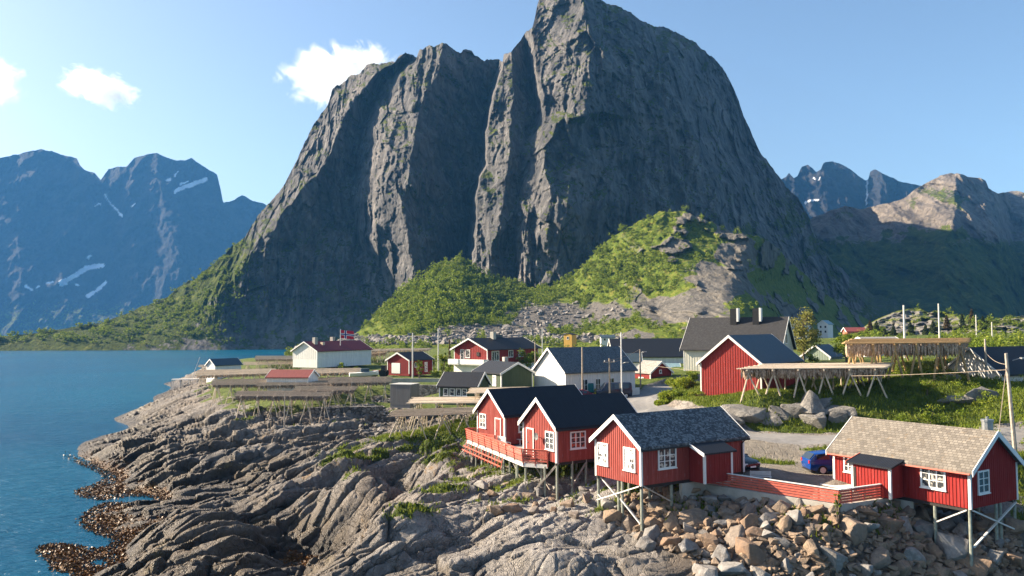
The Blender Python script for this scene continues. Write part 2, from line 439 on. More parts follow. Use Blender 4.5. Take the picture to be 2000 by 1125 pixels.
# thin out near duplicates
keep = []
for i in range(len(CP)):
    if all((CP[i, 0] - CP[j, 0]) ** 2 + (CP[i, 1] - CP[j, 1]) ** 2 > 0.36 for j in keep): keep.append(i)
CP = CP[keep]
def warpY(x, y):      # work in (bearing, log distance) so that near and far points weigh alike
    return np.stack([x / y * 12.0, np.log(y) * 12.0], -1)
_U = warpY(CP[:, 0], CP[:, 1])
fz = tps(_U, CP[:, 2], 0.02); fr = tps(_U, CP[:, 3], 0.3)


def poly_dist(x, y, pts):
    d = np.full(np.shape(x), 1e9)
    for (ax, ay), (bx, by) in zip(pts[:-1], pts[1:]):
        vx, vy = bx - ax, by - ay; t = np.clip(((x - ax) * vx + (y - ay) * vy) / (vx * vx + vy * vy), 0, 1)
        d = np.minimum(d, np.hypot(x - ax - t * vx, y - ay - t * vy))
    return d


ROAD = [tuple(PZ(px, py, 7.0)[:2]) for px, py in ((2300, 858), (1990, 857), (1800, 856), (1630, 853), (1530, 851), (1450, 847), (1370, 838), (1300, 822), (1258, 803), (1248, 788), (1268, 775), (1300, 766))]
ROAD += [(ROAD[-1][0] + 14, ROAD[-1][1] + 8)]
GRAV = [tuple(PZ(px, py, 6.5)[:2]) for px, py in ((1470, 880), (1510, 905), (1560, 915), (1620, 925))]


def terrain(x, y, want=False):
    U = warpY(x, y)
    z = fz(U[..., 0], U[..., 1]); rock = np.clip(fr(U[..., 0], U[..., 1]), 0, 1)
    a = x * 0.72 + y * 0.69; b = -x * 0.69 + y * 0.72
    wa = fbm(x / 9, y / 9, 0, 3); wb = fbm(x / 9 + 40, y / 9, 0, 3)
    a2 = a + wa * 1.6; b2 = b + wb * 0.8
    rockn = sst(0.25, 0.75, rock + 0.35 * fbm(x / 5, y / 5 + 60, 0, 3))
    rug = 1.0 - 0.8 * sst(-12, 1, x - (y - 47) * 0.1) * sst(72, 60, y)
    big = (ridged(b2 / 8.5, a2 / 30, 0, 2) - 0.85) * 0.9
    def saw(u):
        f = u - np.floor(u); return np.where(f < 0.16, f / 0.16, (1 - f) / 0.84) - 0.5
    nA = fbm(a2 / 7, b2 / 2.5, 0, 3); nB = fbm(a2 / 3.2, b2 / 1.2 + 20, 0, 2)
    s1 = saw(b2 / 3.4 + 0.55 * fbm(x / 11, y / 11 + 5, 0, 2) + 0.10 * nB) * np.clip(0.62 + 0.75 * nA, 0.1, 1.3)
    s2 = saw(b2 / 1.25 + 0.5 * fbm(x / 5 + 70, y / 5, 0, 2) + 0.12 * nB) * np.clip(0.45 + 0.9 * nB, 0, 1.2) * 0.30
    s3 = saw(b2 / 0.48 + 0.6 * nA) * sst(-0.1, 0.35, fbm(x / 4 + 11, y / 4, 0, 2)) * 0.085
    f1, f2, idv, t1 = cells(b2 / 2.4, a2 / 6.8)
    g1, g2, id2, t2 = cells(b2 / 0.9 + 30 + 0.25 * wa, a2 / 1.9, 37)
    h1_, h2_, id3, t3 = cells(x / 0.5 + 80 + wa, y / 0.5, 71)
    c1 = np.exp(-(f2 - f1) / 0.045); c2 = np.exp(-(g2 - g1) / 0.06)
    blk = (idv - 0.5) * 0.7 + t1 * 0.55 - c1 * 0.55
    blk2 = (id2 - 0.5) * 0.24 + t2 * 0.26 - c2 * 0.17
    fine = fbm(x / 0.8, y / 0.8, 0, 3) * 0.06 + ((id3 - 0.5) * 0.12 + t3 * 0.14) * sst(-0.2, 0.3, fbm(x / 3, y / 3 + 30, 0, 3))
    rel = big * (0.5 + 0.5 * rug) + (s1 * 0.85 + s2 * 0.30) * (0.22 + 0.78 * rug) + s3 * 0.3 + blk * (0.22 + 1.0 * rug) + blk2 * (0.30 + 0.95 * rug) + fine
    rip = sst(7.2, 9.5, x - (y - 47) * 0.15) * sst(54.5, 52, y)
    rel = rel * (1 - 0.75 * rip) * np.interp(y, [95, 150], [1.0, 0.55]) - (blk2 * (0.35 + 0.65 * rug) + fine + s3) * sst(95, 130, y) * 0.4
    amp = rockn * sst(-0.3, 1.5, z)
    z2 = z + rel * amp * (0.85 + 0.25 * sst(60, 100, y))
    z2 = z2 + (1 - rockn) * (fbm(x / 6, y / 6, 0, 4) * 0.16 + fbm(x / 1.1, y / 1.1, 0, 2) * 0.05) * sst(3.0, 6.0, z)
    # the sea side: keep offshore ground down
    z2 = np.where(z < -0.9, np.minimum(z2, -0.8), z2)
    rd = poly_dist(x, y, ROAD); road = sst(2.6, 2.3, rd + 0.25 * fbm(x / 2, y / 2, 0, 2))
    gd = poly_dist(x, y, GRAV); grav = sst(5.0, 3.6, gd + 1.2 * fbm(x / 3, y / 3, 0, 3)) * sst(5.4, 5.8, z)
    isl = np.exp(-(((x - 18.6) / 2.2) ** 2 + ((y - 60.5) / 1.1) ** 2)); grav = grav * sst(0.55, 0.35, isl + 0.15 * fbm(x, y, 0, 2))
    flat = np.maximum(sst(3.1, 2.4, rd), grav * 0.7)
    z2 = z2 * (1 - flat) + (np.clip(z, 5.85, 7.6)) * flat
    if not want: return z2
    grass = np.clip((1 - rockn) * 1.0 + 0.22 * fbm(x / 2.2, y / 2.2, 0, 4), 0, 1) * sst(2.6, 4.6, z2)
    lawn = sst(3.9, 5.2, z2 + 0.8 * fbm(b / 2.0, a / 6.0, 0, 3)) * sst(0.35, 0.62, 0.5 + 0.6 * fbm(b / 1.6, a / 5.0 + 9, 0, 3)) * 0.75
    grass = np.maximum(grass, lawn * rockn)
    grass = np.maximum(grass - 1.2 * grav - sst(3.4, 2.4, rd) * 1.5, 0)
    weed = sst(0.6, 0.2, z2 + 0.7 * fbm(x / 2.5, y / 2.5, 0, 3)) * sst(8, 4, x - (y - 50) * 0.4) * sst(110, 96, y)
    crack = np.clip(c1 * 0.8 + c2 * 0.35, 0, 1) * rockn
    return z2, dict(rock=rockn, grass=grass, weed=weed, pale=(1 - rug) * rockn, rip=rip * rockn, track=np.exp(-((rd - 0.85) / 0.3) ** 2) * sst(-0.6, 0.4, fbm(x / 3, y / 3, 0, 3)), road=road, gravel=grav, crack=crack)


tx = np.linspace(-0.80, 0.80, 1250)
ty = np.concatenate([np.geomspace(33, 100, 640), np.geomspace(100.3, 220, 260), np.geomspace(221, 560, 80)])
GX = ty[:, None] * tx[None]; GY = np.repeat(ty[:, None], len(tx), 1)
GZ, GA = terrain(GX, GY, True)
P = np.stack([GX, GY, GZ], -1)
g = grid_mesh('ground', P, mat_rock_ground(), GA)
setp(g, 'pale granite shore, grass and gravel ground of the village point', None, 'structure')


def gz(x, y):
    """ground height below a point, from the built ground"""
    i = np.interp(y, ty, np.arange(len(ty))); j = np.interp(x / max(y, 1e-3), tx, np.arange(len(tx)))
    i0 = int(min(max(i, 0), len(ty) - 2)); j0 = int(min(max(j, 0), len(tx) - 2)); a = i - i0; b = j - j0
    return float((GZ[i0, j0] * (1 - b) + GZ[i0, j0 + 1] * b) * (1 - a) + (GZ[i0 + 1, j0] * (1 - b) + GZ[i0 + 1, j0 + 1] * b) * a)


# ------------------------------------------------------------ sea
sea = MB().add([(-9000, -300, 0), (9000, -300, 0), (9000, 15000, 0), (-9000, 15000, 0)], [(0, 1, 2, 3)]).build('sea', mat_sea())
setp(sea, 'deep blue rippled fjord water', None, 'structure')


# ------------------------------------------------------------ the big mountain
def lines_depth(px, py, L):
    """depth offset between feature lines given as [(py, px)...], offset"""
    xs = []; os_ = []
    for pts, off in L:
        pts = sorted(pts); ys = [p[0] for p in pts]; xx = [p[1] for p in pts]
        xs.append(np.interp(py, ys, xx))
        if hasattr(off, '__len__'):
            o = sorted(off); os_.append(np.interp(py, [p[0] for p in o], [p[1] for p in o]))
        else: os_.append(np.full(np.shape(py), float(off)))
    out = np.array(os_[0])
    for k in range(len(L) - 1):
        wdt = np.maximum(xs[k + 1] - xs[k], 1.0); t = (px - xs[k]) / wdt
        seg = os_[k] + (os_[k + 1] - os_[k]) * np.clip(t, 0, 1)
        out = np.where(px >= xs[k], seg, out)
    over = px > xs[-1]
    return np.where(over, os_[-1] + (px - xs[-1]) * 0.4, out)


SKY = [(-420, 668), (-150, 662), (0, 657), (60, 652), (100, 646), (150, 638), (200, 630), (250, 612), (300, 592), (350, 562), (400, 530), (440, 496), (480, 458), (520, 402), (545, 375), (570, 330),
       (590, 290), (612, 245), (640, 205), (650, 175), (668, 165), (684, 150), (700, 146), (715, 126), (740, 122), (772, 121), (782, 108), (792, 100), (806, 108), (814, 112), (820, 95), (835, 91), (848, 93), (855, 86), (864, 82), (874, 86), (890, 99), (900, 102),
       (910, 97), (922, 98), (935, 112), (946, 122), (958, 116), (972, 117), (982, 120), (984, 104), (1000, 98), (1010, 84), (1028, 62), (1040, 55), (1044, 40), (1049, 12), (1056, -8), (1075, -14), (1120, -14), (1160, -10), (1178, 0),
       (1200, 10), (1230, 24), (1255, 42), (1290, 52), (1320, 62), (1345, 78), (1372, 96), (1395, 112), (1412, 135), (1425, 158), (1440, 190), (1452, 225), (1470, 265), (1488, 305), (1510, 332), (1535, 362), (1560, 390), (1580, 425), (1600, 470), (1620, 505), (1650, 545), (1680, 585), (1705, 612), (1760, 640), (1850, 655)]
ML = [
    ([(90, 800), (120, 700), (150, 680), (200, 640), (300, 588), (400, 520), (500, 425), (580, 318), (640, 180), (690, -260)], [(0, 40), (400, 50), (600, 60), (690, 40)]),
    ([(90, 815), (150, 730), (200, 690), (300, 640), (400, 570), (500, 490), (580, 425), (640, 428), (690, 430)], [(0, 0), (500, -8), (690, 0)]),
    ([(90, 822), (150, 752), (200, 722), (260, 700), (400, 684), (470, 700), (530, 738), (570, 768), (690, 800)], [(0, 48), (470, 48), (600, 35)]),
    ([(90, 832), (170, 775), (260, 740), (400, 728), (470, 738), (530, 768), (570, 785), (690, 815)], [(0, -6), (400, -34), (560, -8), (690, 20)]),
    ([(90, 866), (200, 828), (300, 800), (400, 788), (500, 808), (580, 815), (690, 830)], [(0, -34), (300, -78), (560, -60), (690, -5)]),
    ([(90, 976), (130, 973), (200, 950), (300, 940), (400, 924), (500, 910), (580, 901), (690, 898)], [(0, 40), (200, 65), (500, 45), (690, 40)]),
    ([(90, 982), (130, 982), (200, 960), (300, 950), (400, 935), (500, 920), (580, 912), (690, 908)], [(0, -70), (200, -112), (420, -112), (540, -92), (690, 0)]),
    ([(90, 1000), (170, 1003), (300, 992), (400, 982), (500, 970), (580, 964), (690, 955)], [(0, -85), (300, -150), (420, -138), (560, -104), (690, -5)]),
    ([(60, 1022), (130, 1034), (200, 1044), (240, 1042), (300, 1016), (400, 1012), (500, 1006), (690, 1000)], [(0, -30), (120, -40), (200, -70), (300, -130), (420, -118), (560, -90), (690, 10)]),
    ([(60, 1036), (130, 1050), (200, 1058), (240, 1054), (300, 1028), (400, 1022), (500, 1016), (690, 1012)], [(0, -105), (200, -140), (400, -140), (560, -105), (690, 0)]),
    ([(-20, 1138), (90, 1146), (170, 1150), (222, 1142), (240, 1084), (320, 1060), (356, 1068), (400, 1086), (470, 1064), (540, 1060), (690, 1060)], [(-20, -155), (220, -195), (245, -186), (400, -176), (500, -136), (560, -124), (690, -20)]),
    ([(-20, 1170), (100, 1290), (200, 1330), (400, 1400), (580, 1480), (690, 1500)], [(-20, -120), (200, -90), (400, -70), (560, -40), (690, -10)]),
    ([(-20, 1200), (50, 1290), (100, 1380), (200, 1445), (310, 1492), (370, 1540), (430, 1584), (500, 1622), (610, 1705), (690, 1790)], [(-20, -20), (300, 130), (690, 190)]),
]
mu = np.concatenate([np.linspace(-420, 380, 260)[:-1], np.linspace(380, 1740, 1050), np.linspace(1745, 1850, 40)])
sk = np.interp(mu, [p[0] for p in SKY], [p[1] for p in SKY])
jag = fbm(mu / 26, 3.3, 0, 5) * 9 * sst(660, 560, sk) + fbm(mu / 6, 8.3, 0, 3) * 3.0 * sst(660, 600, sk)
sk = sk + jag * 0.6
nv = 470
tv = np.linspace(1, 0, nv)                    # 1 at the foot, 0 at the crest
VB = 698.0
PYm = sk[None] + (VB - sk[None]) * tv[:, None]; PXm = np.repeat(mu[None], nv, 0)
wx = PXm + fbm(PXm / 60, PYm / 90, 0, 4) * 9; wy = PYm + fbm(PXm / 60 + 50, PYm / 60, 0, 3) * 9
D = 640 + (690 - PYm) * 0.36 + lines_depth(wx, wy, ML) * np.interp(PYm, [600, 690], [1.0, 0.55])
# vertical ribs and fractures
X0 = (PXm - 1000) / FPX * D; Z0 = (640 - PYm) / FPX * D
cliff = sst(670, 560, PYm) * np.interp(PXm, [300, 480], [0.45, 1.0])
rx = X0 + fbm(X0 / 40, Z0 / 90, 0, 2) * 6 + Z0 * np.interp(PXm, [700, 1100], [0.12, -0.10])
rmod = np.clip(0.55 + 1.3 * fbm(X0 / 60 + 5, Z0 / 80, 0, 3), 0.08, 1.5) * np.interp(PXm, [1140, 1240], [1.0, 0.55])
rel = (ridged(rx / 34, Z0 / 130, 0, 3) - 0.9) * 13 + rmod * ((ridged(rx / 10, Z0 / 85, 0, 3) - 0.9) * 7.0 + (ridged(rx / 4.0 + 9, Z0 / 30, 0, 3) - 0.9) * 3.6) + (ridged(rx / 26 + Z0 / 30, Z0 / 45 - rx / 60, 0, 3) - 0.9) * 6
rel += fbm(X0 / 18, Z0 / 14, 0, 4) * 4.5 + fbm(X0 / 3.0, Z0 / 3.0, 0, 3) * 1.5
f1, f2, idv, _t = cells(rx / 13 + 100, Z0 / 34 + 100, 11)
rel += (idv - 0.5) * 8 * sst(0.0, 0.16, f2 - f1) + _t * 7
f1, f2, idv, _t = cells(rx / 5.5 + 40, Z0 / 9 + 10, 23); rel += (idv - 0.5) * 2.6 + _t * 2.2
D = D - rel * cliff * 0.85
Pm = PY(PXm, PYm, D)
# behind the crest an unseen back, raised on the right to shade the valley
back = []
Pc = Pm[-1]
for k, (dd, fall) in enumerate(((4, -0.3), (12, -2), (30, -8), (70, -22), (140, -45), (260, -70), (420, -90), (600, -110), (760, -190), (900, -420))):
    q = Pc.copy(); lowl = np.interp(mu, [500, 900], [2.6, 1.0])
    r = Pc[:, :2] / np.linalg.norm(Pc[:, :2], axis=1)[:, None]
    q[:, :2] += r * dd
    rise = np.interp(dd, [4, 30, 140, 260, 420, 600, 760, 900], [-0.3, -6, -8, 10, 35, 45, 20, -300])
    fall = np.where(mu > 1080, rise, fall * lowl)
    q[:, 2] = np.maximum(Pc[:, 2] + fall + fbm(mu / 30, k * 3.1, 0, 3) * min(dd, 40) * 0.15 * (k > 1), -5)
    back.append(q)
Pm = np.concatenate([Pm, np.array(back)], 0)
# surface slope for vegetation
du = np.gradient(Pm, axis=1); dv = np.gradient(Pm, axis=0)
nrm = np.cross(du, dv); nrm /= np.linalg.norm(nrm, axis=-1)[..., None] + 1e-9
up = np.abs(nrm[..., 2])
PXa = np.concatenate([PXm, np.repeat(mu[None], len(back), 0)], 0); PYa = np.concatenate([PYm, np.repeat(sk[None], len(back), 0)], 0)
skd = PYa - sk[None]
strip = sst(175, 20, skd + 28 * fbm(PXa / 40, PYa / 40, 0, 4)) * sst(330, 430, PYa) * sst(560, 430, PXa)
lowg = sst(500, 400, PXa + 30 * fbm(PXa / 40, PYa / 30, 0, 3)) * sst(676, 655, PYa + 4 * fbm(PXa / 20, 4, 0, 3))
upf = sst(0.50, 0.80, up + 0.22 * fbm(PXa / 22, PYa / 22, 0, 4))
rightg = 0.55 * sst(330, 420, PYa) * sst(1330, 1450, PXa) * sst(-0.1, 0.35, fbm(PXa / 40, PYa / 50, 0, 4) + 0.1)
grass = np.maximum.reduce([strip * 0.85, lowg * (0.55 + 0.45 * upf), upf * 0.6, rightg])
m_mount = mat_mountain('mountain_rock', (0.042, 0.046, 0.052), (0.20, 0.19, 0.182), (0.325, 0.29, 0.262), ((0.018, 0.03, 0.005), (0.06, 0.085, 0.010), (0.13, 0.14, 0.022)))
big_m = grid_mesh('mountain', Pm, m_mount, dict(grass=grass))
setp(big_m, 'huge steep dark granite mountain with vertical ribs towering over the village', None, 'structure')

# ------------------------------------------------------------ green slopes, scree and knoll at its foot
HS = [(560, 690), (600, 676), (660, 668), (690, 655), (740, 612), (800, 562), (850, 528), (888, 503), (915, 512), (940, 534), (990, 548), (1040, 566), (1090, 556), (1140, 520), (1180, 474), (1230, 442), (1290, 414), (1330, 412), (1360, 421), (1400, 440), (1430, 456), (1480, 460), (1510, 478), (1540, 506), (1580, 545), (1620, 580), (1700, 628), (1780, 655)]
HD = [(560, 690, 400), (600, 676, 430), (690, 655, 455), (740, 612, 480), (800, 562, 515), (888, 503, 545), (940, 534, 540), (1040, 566, 528), (1090, 556, 518), (1180, 474, 515), (1290, 414, 510), (1360, 421, 505), (1430, 456, 492), (1480, 460, 485), (1540, 506, 565), (1620, 580, 660), (1700, 628, 760), (1780, 655, 780),
      (640, 690, 400), (760, 660, 405), (850, 665, 385), (850, 600, 445), (900, 560, 490), (950, 665, 380), (950, 600, 460), (1050, 665, 385), (1050, 610, 455), (1150, 665, 375), (1150, 605, 460), (1150, 540, 488), (1230, 662, 345), (1240, 500, 480), (1290, 610, 410), (1300, 540, 445), (1330, 470, 480), (1390, 545, 425), (1400, 600, 375),
      (1320, 662, 330), (1460, 600, 385), (1430, 500, 462), (1400, 480, 472), (1500, 560, 500), (1550, 630, 490), (1480, 670, 330), (1600, 670, 480), (1700, 680, 600), (1400, 700, 290), (1000, 700, 330), (700, 700, 380), (1200, 700, 310), (1340, 575, 410), (1280, 650, 350), (1480, 510, 480), (1450, 540, 440)]
HD = np.array(HD, float)
fd = tps(HD[:, :2] / 100, HD[:, 2], 0.001)
hu = np.linspace(560, 1780, 1100); hs = np.interp(hu, [p[0] for p in HS], [p[1] for p in HS]) + fbm(hu / 18, 2.2, 0, 4) * 3.5
nh = 330; th = np.linspace(1, 0, nh)
HY = hs[None] + (706 - hs[None]) * th[:, None]; HX = np.repeat(hu[None], nh, 0)
DH = fd(HX / 100, HY / 100)
X0 = (HX - 1000) / FPX * DH; Z0 = (640 - HY) / FPX * DH
rocky = sst(1180, 1300, HX + 30 * fbm(HX / 40, HY / 40, 0, 3))
f1, f2, idv, _t = cells(X0 / 16 + fbm(X0 / 12, Z0 / 12, 0, 3) * 0.5, Z0 / 10 + 50, 5)
outc = sst(-0.02, 0.3, fbm(X0 / 24 + 7, Z0 / 20, 0, 4)) * rocky
DH = DH - outc * (4 + (idv - 0.3) * 12) - ridged(X0 / 22, Z0 / 22, 0, 4) * 3.0 * (0.4 + rocky) - fbm(X0 / 5, Z0 / 5, 0, 3) * 1.4
PH = PY(HX, HY, DH)
hb = []
for dd, fall in ((3, -0.2), (15, -4), (60, -30), (140, -90), (240, -160)):
    q = PH[-1].copy(); r = q[:, :2] / np.linalg.norm(q[:, :2], axis=1)[:, None]; q[:, :2] += r * dd; q[:, 2] = np.maximum(q[:, 2] + fall, -4); hb.append(q)
PH = np.concatenate([PH, np.array(hb)], 0)
HXa = np.concatenate([HX, np.repeat(hu[None], len(hb), 0)], 0); HYa = np.concatenate([HY, np.repeat(hs[None], len(hb), 0)], 0)
outa = np.concatenate([outc, np.zeros((len(hb), len(hu)))], 0)
nz2 = fbm(HXa / 30, HYa / 22, 0, 5)
# scree fans
def blob(px, py, x, y, rx_, ry_): return np.exp(-(((px - x) / rx_) ** 2 + ((py - y) / ry_) ** 2))
scr = np.maximum.reduce([blob(HXa, HYa, 1080, 620, 110, 34), blob(HXa, HYa, 1180, 610, 70, 28) * 0.9, blob(HXa, HYa, 960, 650, 150, 20), blob(HXa, HYa, 640, 668, 90, 22), blob(HXa, HYa, 800, 664, 160, 9), blob(HXa, HYa, 1050, 660, 250, 12) * 0.8])
scr = sst(0.42, 0.62, scr + 0.28 * nz2)
knoll = np.maximum.reduce([blob(HXa, HYa, 1310, 605, 95, 36) * 1.15, blob(HXa, HYa, 1405, 550, 75, 55) * 1.1, blob(HXa, HYa, 1440, 500, 60, 45) * 1.1, blob(HXa, HYa, 1240, 655, 50, 14), blob(HXa, HYa, 1370, 600, 60, 50)])
bare = np.clip(np.maximum(sst(0.45, 0.75, knoll + 0.35 * nz2), outa * 0.9), 0, 1)
hgrass = np.clip(0.95 - bare * 0.95 + 0.15 * nz2, 0, 1)
m_hill = mat_mountain('hillside_ground', (0.10, 0.095, 0.088), (0.20, 0.185, 0.165), (0.27, 0.23, 0.17), ((0.05, 0.075, 0.010), (0.12, 0.165, 0.018), (0.235, 0.20, 0.05)), 3.0)
hill = grid_mesh('hillside', PH, m_hill, dict(grass=hgrass, scree=scr))
setp(hill, 'sunlit green slope with scree and bare rock knoll below the mountain', None, 'structure')

# ------------------------------------------------------------ far ranges
def far_range(name, skyl, D0, slope, base, u0, u1, nu, nv, relamp, mat, label, snow=None, lines=None, grassf=None, jagA=5, backd=900):
    u = np.linspace(u0, u1, nu); s = np.interp(u, [p[0] for p in skyl], [p[1] for p in skyl]) + fbm(u / 22, D0 * 0.01, 0, 5) * jagA * 0.6
    t = np.linspace(1, 0, nv); Yp = s[None] + (base - s[None]) * t[:, None]; Xp = np.repeat(u[None], nv, 0)
    Dd = D0 + (base - Yp) * slope
    if lines: Dd = Dd + lines_depth(Xp + fbm(Xp / 50, Yp / 50, 0, 3) * 8, Yp, lines)
    x = (Xp - 1000) / FPX * Dd; z = (640 - Yp) / FPX * Dd; k = D0 / 700.0
    Dd = Dd - ((ridged(x / (60 * k), z / (110 * k), 0, 4) - 0.9) * 26 * k + fbm(x / (14 * k), z / (14 * k), 0, 4) * 6 * k) * relamp
    Pp = PY(Xp, Yp, Dd); bk = []
    for dd, fall in ((0.02, -0.01), (0.1, -0.06), (0.4, -0.4), (1, -1.0)):
        q = Pp[-1].copy(); r = q[:, :2] / np.linalg.norm(q[:, :2], axis=1)[:, None]; q[:, :2] += r * dd * backd; q[:, 2] = np.maximum(q[:, 2] + fall * backd * 0.6, -5); bk.append(q)
    Pp = np.concatenate([Pp, np.array(bk)], 0)
    at = dict(grass=np.zeros(Pp.shape[:2]), snow=np.zeros(Pp.shape[:2]))
    if snow:
        sn = np.zeros(Yp.shape)
        for pl, wd in snow:
            d = poly_dist(Xp + 2.5 * fbm(Xp / 9, Yp / 9, 0, 3), Yp + 2.5 * fbm(Xp / 7 + 30, Yp / 7, 0, 3), pl); sn = np.maximum(sn, sst(wd + 1.2, wd - 0.4, d))
        at['snow'][:nv] = sn
    if grassf: at['grass'][:nv] = grassf(Xp, Yp)
    o = grid_mesh(name, Pp, mat, at); setp(o, label, None, 'structure'); return o


LSK = [(-700, 430), (-400, 380), (-200, 350), (-100, 325), (0, 308), (40, 300), (80, 291), (105, 297), (130, 304), (150, 309), (156, 322), (165, 332), (185, 338), (197, 352), (212, 330), (230, 326), (247, 325), (262, 308), (285, 302), (305, 298), (325, 308), (345, 314), (362, 312), (374, 307), (384, 318), (400, 326), (424, 341), (431, 370), (436, 396), (452, 392), (472, 383), (482, 386), (492, 391), (515, 398), (560, 425), (640, 470), (760, 520)]
LLN = [([(290, -700), (650, -700)], 500), ([(290, 60), (650, -60)], 380), ([(290, 195), (450, 230), (650, 300)], 430), ([(290, 300), (450, 330), (650, 420)], 370), ([(290, 430), (650, 470)], 560), ([(290, 700), (650, 700)], 800)]
SN = [([(342, 374), (358, 366), (378, 360), (402, 350)], 3.5), ([(352, 360), (366, 354)], 1.6), ([(325, 352), (333, 350)], 1.4), ([(341, 344), (347, 336)], 0.8), ([(205, 380), (216, 398), (234, 416)], 1.0), ([(235, 418), (238, 422)], 1.6), ([(258, 402), (264, 398)], 0.8), ([(186, 401), (196, 399)], 0.9), ([(118, 552), (134, 545), (150, 536), (170, 523), (200, 518)], 4.2), ([(92, 553), (104, 551)], 1.6), ([(50, 558), (62, 566)], 1.6), ([(72, 561), (76, 559)], 1.2), ([(120, 557), (130, 554)], 2.5), ([(172, 578), (190, 567), (206, 552)], 3.2), ([(172, 504), (178, 499)], 1.6), ([(148, 556), (154, 556)], 1)]
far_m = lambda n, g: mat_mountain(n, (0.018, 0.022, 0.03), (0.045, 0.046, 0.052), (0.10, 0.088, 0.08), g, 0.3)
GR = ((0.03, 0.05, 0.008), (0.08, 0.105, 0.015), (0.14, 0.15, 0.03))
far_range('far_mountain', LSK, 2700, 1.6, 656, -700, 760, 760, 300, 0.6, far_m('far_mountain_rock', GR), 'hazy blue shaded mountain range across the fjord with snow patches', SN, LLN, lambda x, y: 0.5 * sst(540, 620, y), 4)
RSK2 = [(1380, 400), (1480, 362), (1520, 356), (1535, 346), (1541, 337), (1550, 347), (1558, 343), (1566, 325), (1578, 321), (1588, 330), (1594, 336), (1603, 331), (1608, 318), (1624, 315), (1645, 321), (1668, 336), (1690, 352), (1696, 350), (1700, 335), (1710, 331), (1722, 338), (1745, 348), (1765, 358), (1790, 360), (1900, 380), (2050, 420)]
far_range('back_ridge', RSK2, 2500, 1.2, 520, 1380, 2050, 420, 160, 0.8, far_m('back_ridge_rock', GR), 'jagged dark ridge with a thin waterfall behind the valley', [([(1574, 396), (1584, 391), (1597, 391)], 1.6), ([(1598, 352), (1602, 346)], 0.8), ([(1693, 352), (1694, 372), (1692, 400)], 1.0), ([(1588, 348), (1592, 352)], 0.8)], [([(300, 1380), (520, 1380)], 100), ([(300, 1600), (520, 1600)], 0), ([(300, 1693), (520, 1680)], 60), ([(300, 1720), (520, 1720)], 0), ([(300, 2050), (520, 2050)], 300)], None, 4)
RSK = [(1450, 500), (1540, 455), (1590, 424), (1620, 412), (1650, 402), (1680, 408), (1700, 404), (1730, 398), (1760, 391), (1785, 372), (1810, 357), (1835, 343), (1860, 338), (1880, 341), (1895, 346), (1915, 348), (1925, 354), (1931, 369), (1950, 378), (1975, 373), (2000, 376), (2060, 380), (2200, 400), (2500, 450)]
RLN = [([(330, 1450), (640, 1450)], 150), ([(330, 1640), (640, 1600)], 30), ([(330, 1720), (460, 1700), (640, 1680)], 60), ([(330, 1870), (640, 1830)], -70), ([(330, 1935), (640, 1960)], -20), ([(330, 1960), (640, 2010)], 120), ([(330, 2100), (640, 2150)], 30), ([(330, 2500), (640, 2500)], 200)]
far_range('valley_mountain', RSK, 1120, 1.35, 650, 1450, 2500, 800, 300, 0.8, mat_mountain('valley_mountain_rock', (0.12, 0.11, 0.10), (0.26, 0.225, 0.19), (0.34, 0.285, 0.22), GR, 0.6), 'mountain spur at the valley mouth, sunlit above and in shade below', None, RLN, lambda x, y: 0.6 * sst(-0.1, 0.35, fbm(x / 50, y / 40, 0, 4) + 0.45 * np.exp(-((x - 1830) / 70) ** 2) - 0.35) * sst(345, 380, y) + 0.95 * sst(440, 500, y) , 4)  # dark lower vegetation, laid on also to deepen the slope's shade

# ------------------------------------------------------------ building materials
def mat_boards(name, c, fade=0.25, axis='Z'):
    """painted vertical boarding: streaks run down the wall, each board slightly its own tone"""
    m = NT(name); o = m.coord('Object', (1, 1, 1))
    s = m.n('SeparateXYZ', {'Vector': o}); run = m.math('ADD', m.math('MULTIPLY', s.outputs['X'], 5.0), m.math('MULTIPLY', s.outputs['Y'], 5.0))
    wn = m.n('TexWhiteNoise', {'W': m.math('FLOOR', run)}, noise_dimensions='1D')
    st = m.noise(m.coord('Object', (9, 9, 0.6)), 1.0, 6, 0.65)
    lo = tuple(v * 0.78 for v in c); hi = tuple(min(1, v * 1.0 + 0.10 * fade) for v in c)
    col = m.ramp(st, [(0.3, lo), (0.55, c), (0.75, hi)])
    col = m.mix(m.math('MULTIPLY', wn.outputs['Value'], 0.30), col, tuple(v * 0.6 for v in c))
    wear = m.noise(m.coord('Object', (4, 4, 0.8)), 1.6, 8, 0.7)
    col = m.mix(m.ramp(wear, [(0.58, 0.0), (0.75, fade)]), col, tuple(min(1, v * 0.6 + 0.22) for v in c))
    return m.done(col, 0.75, m.bump(st, 0.01, 0.4))


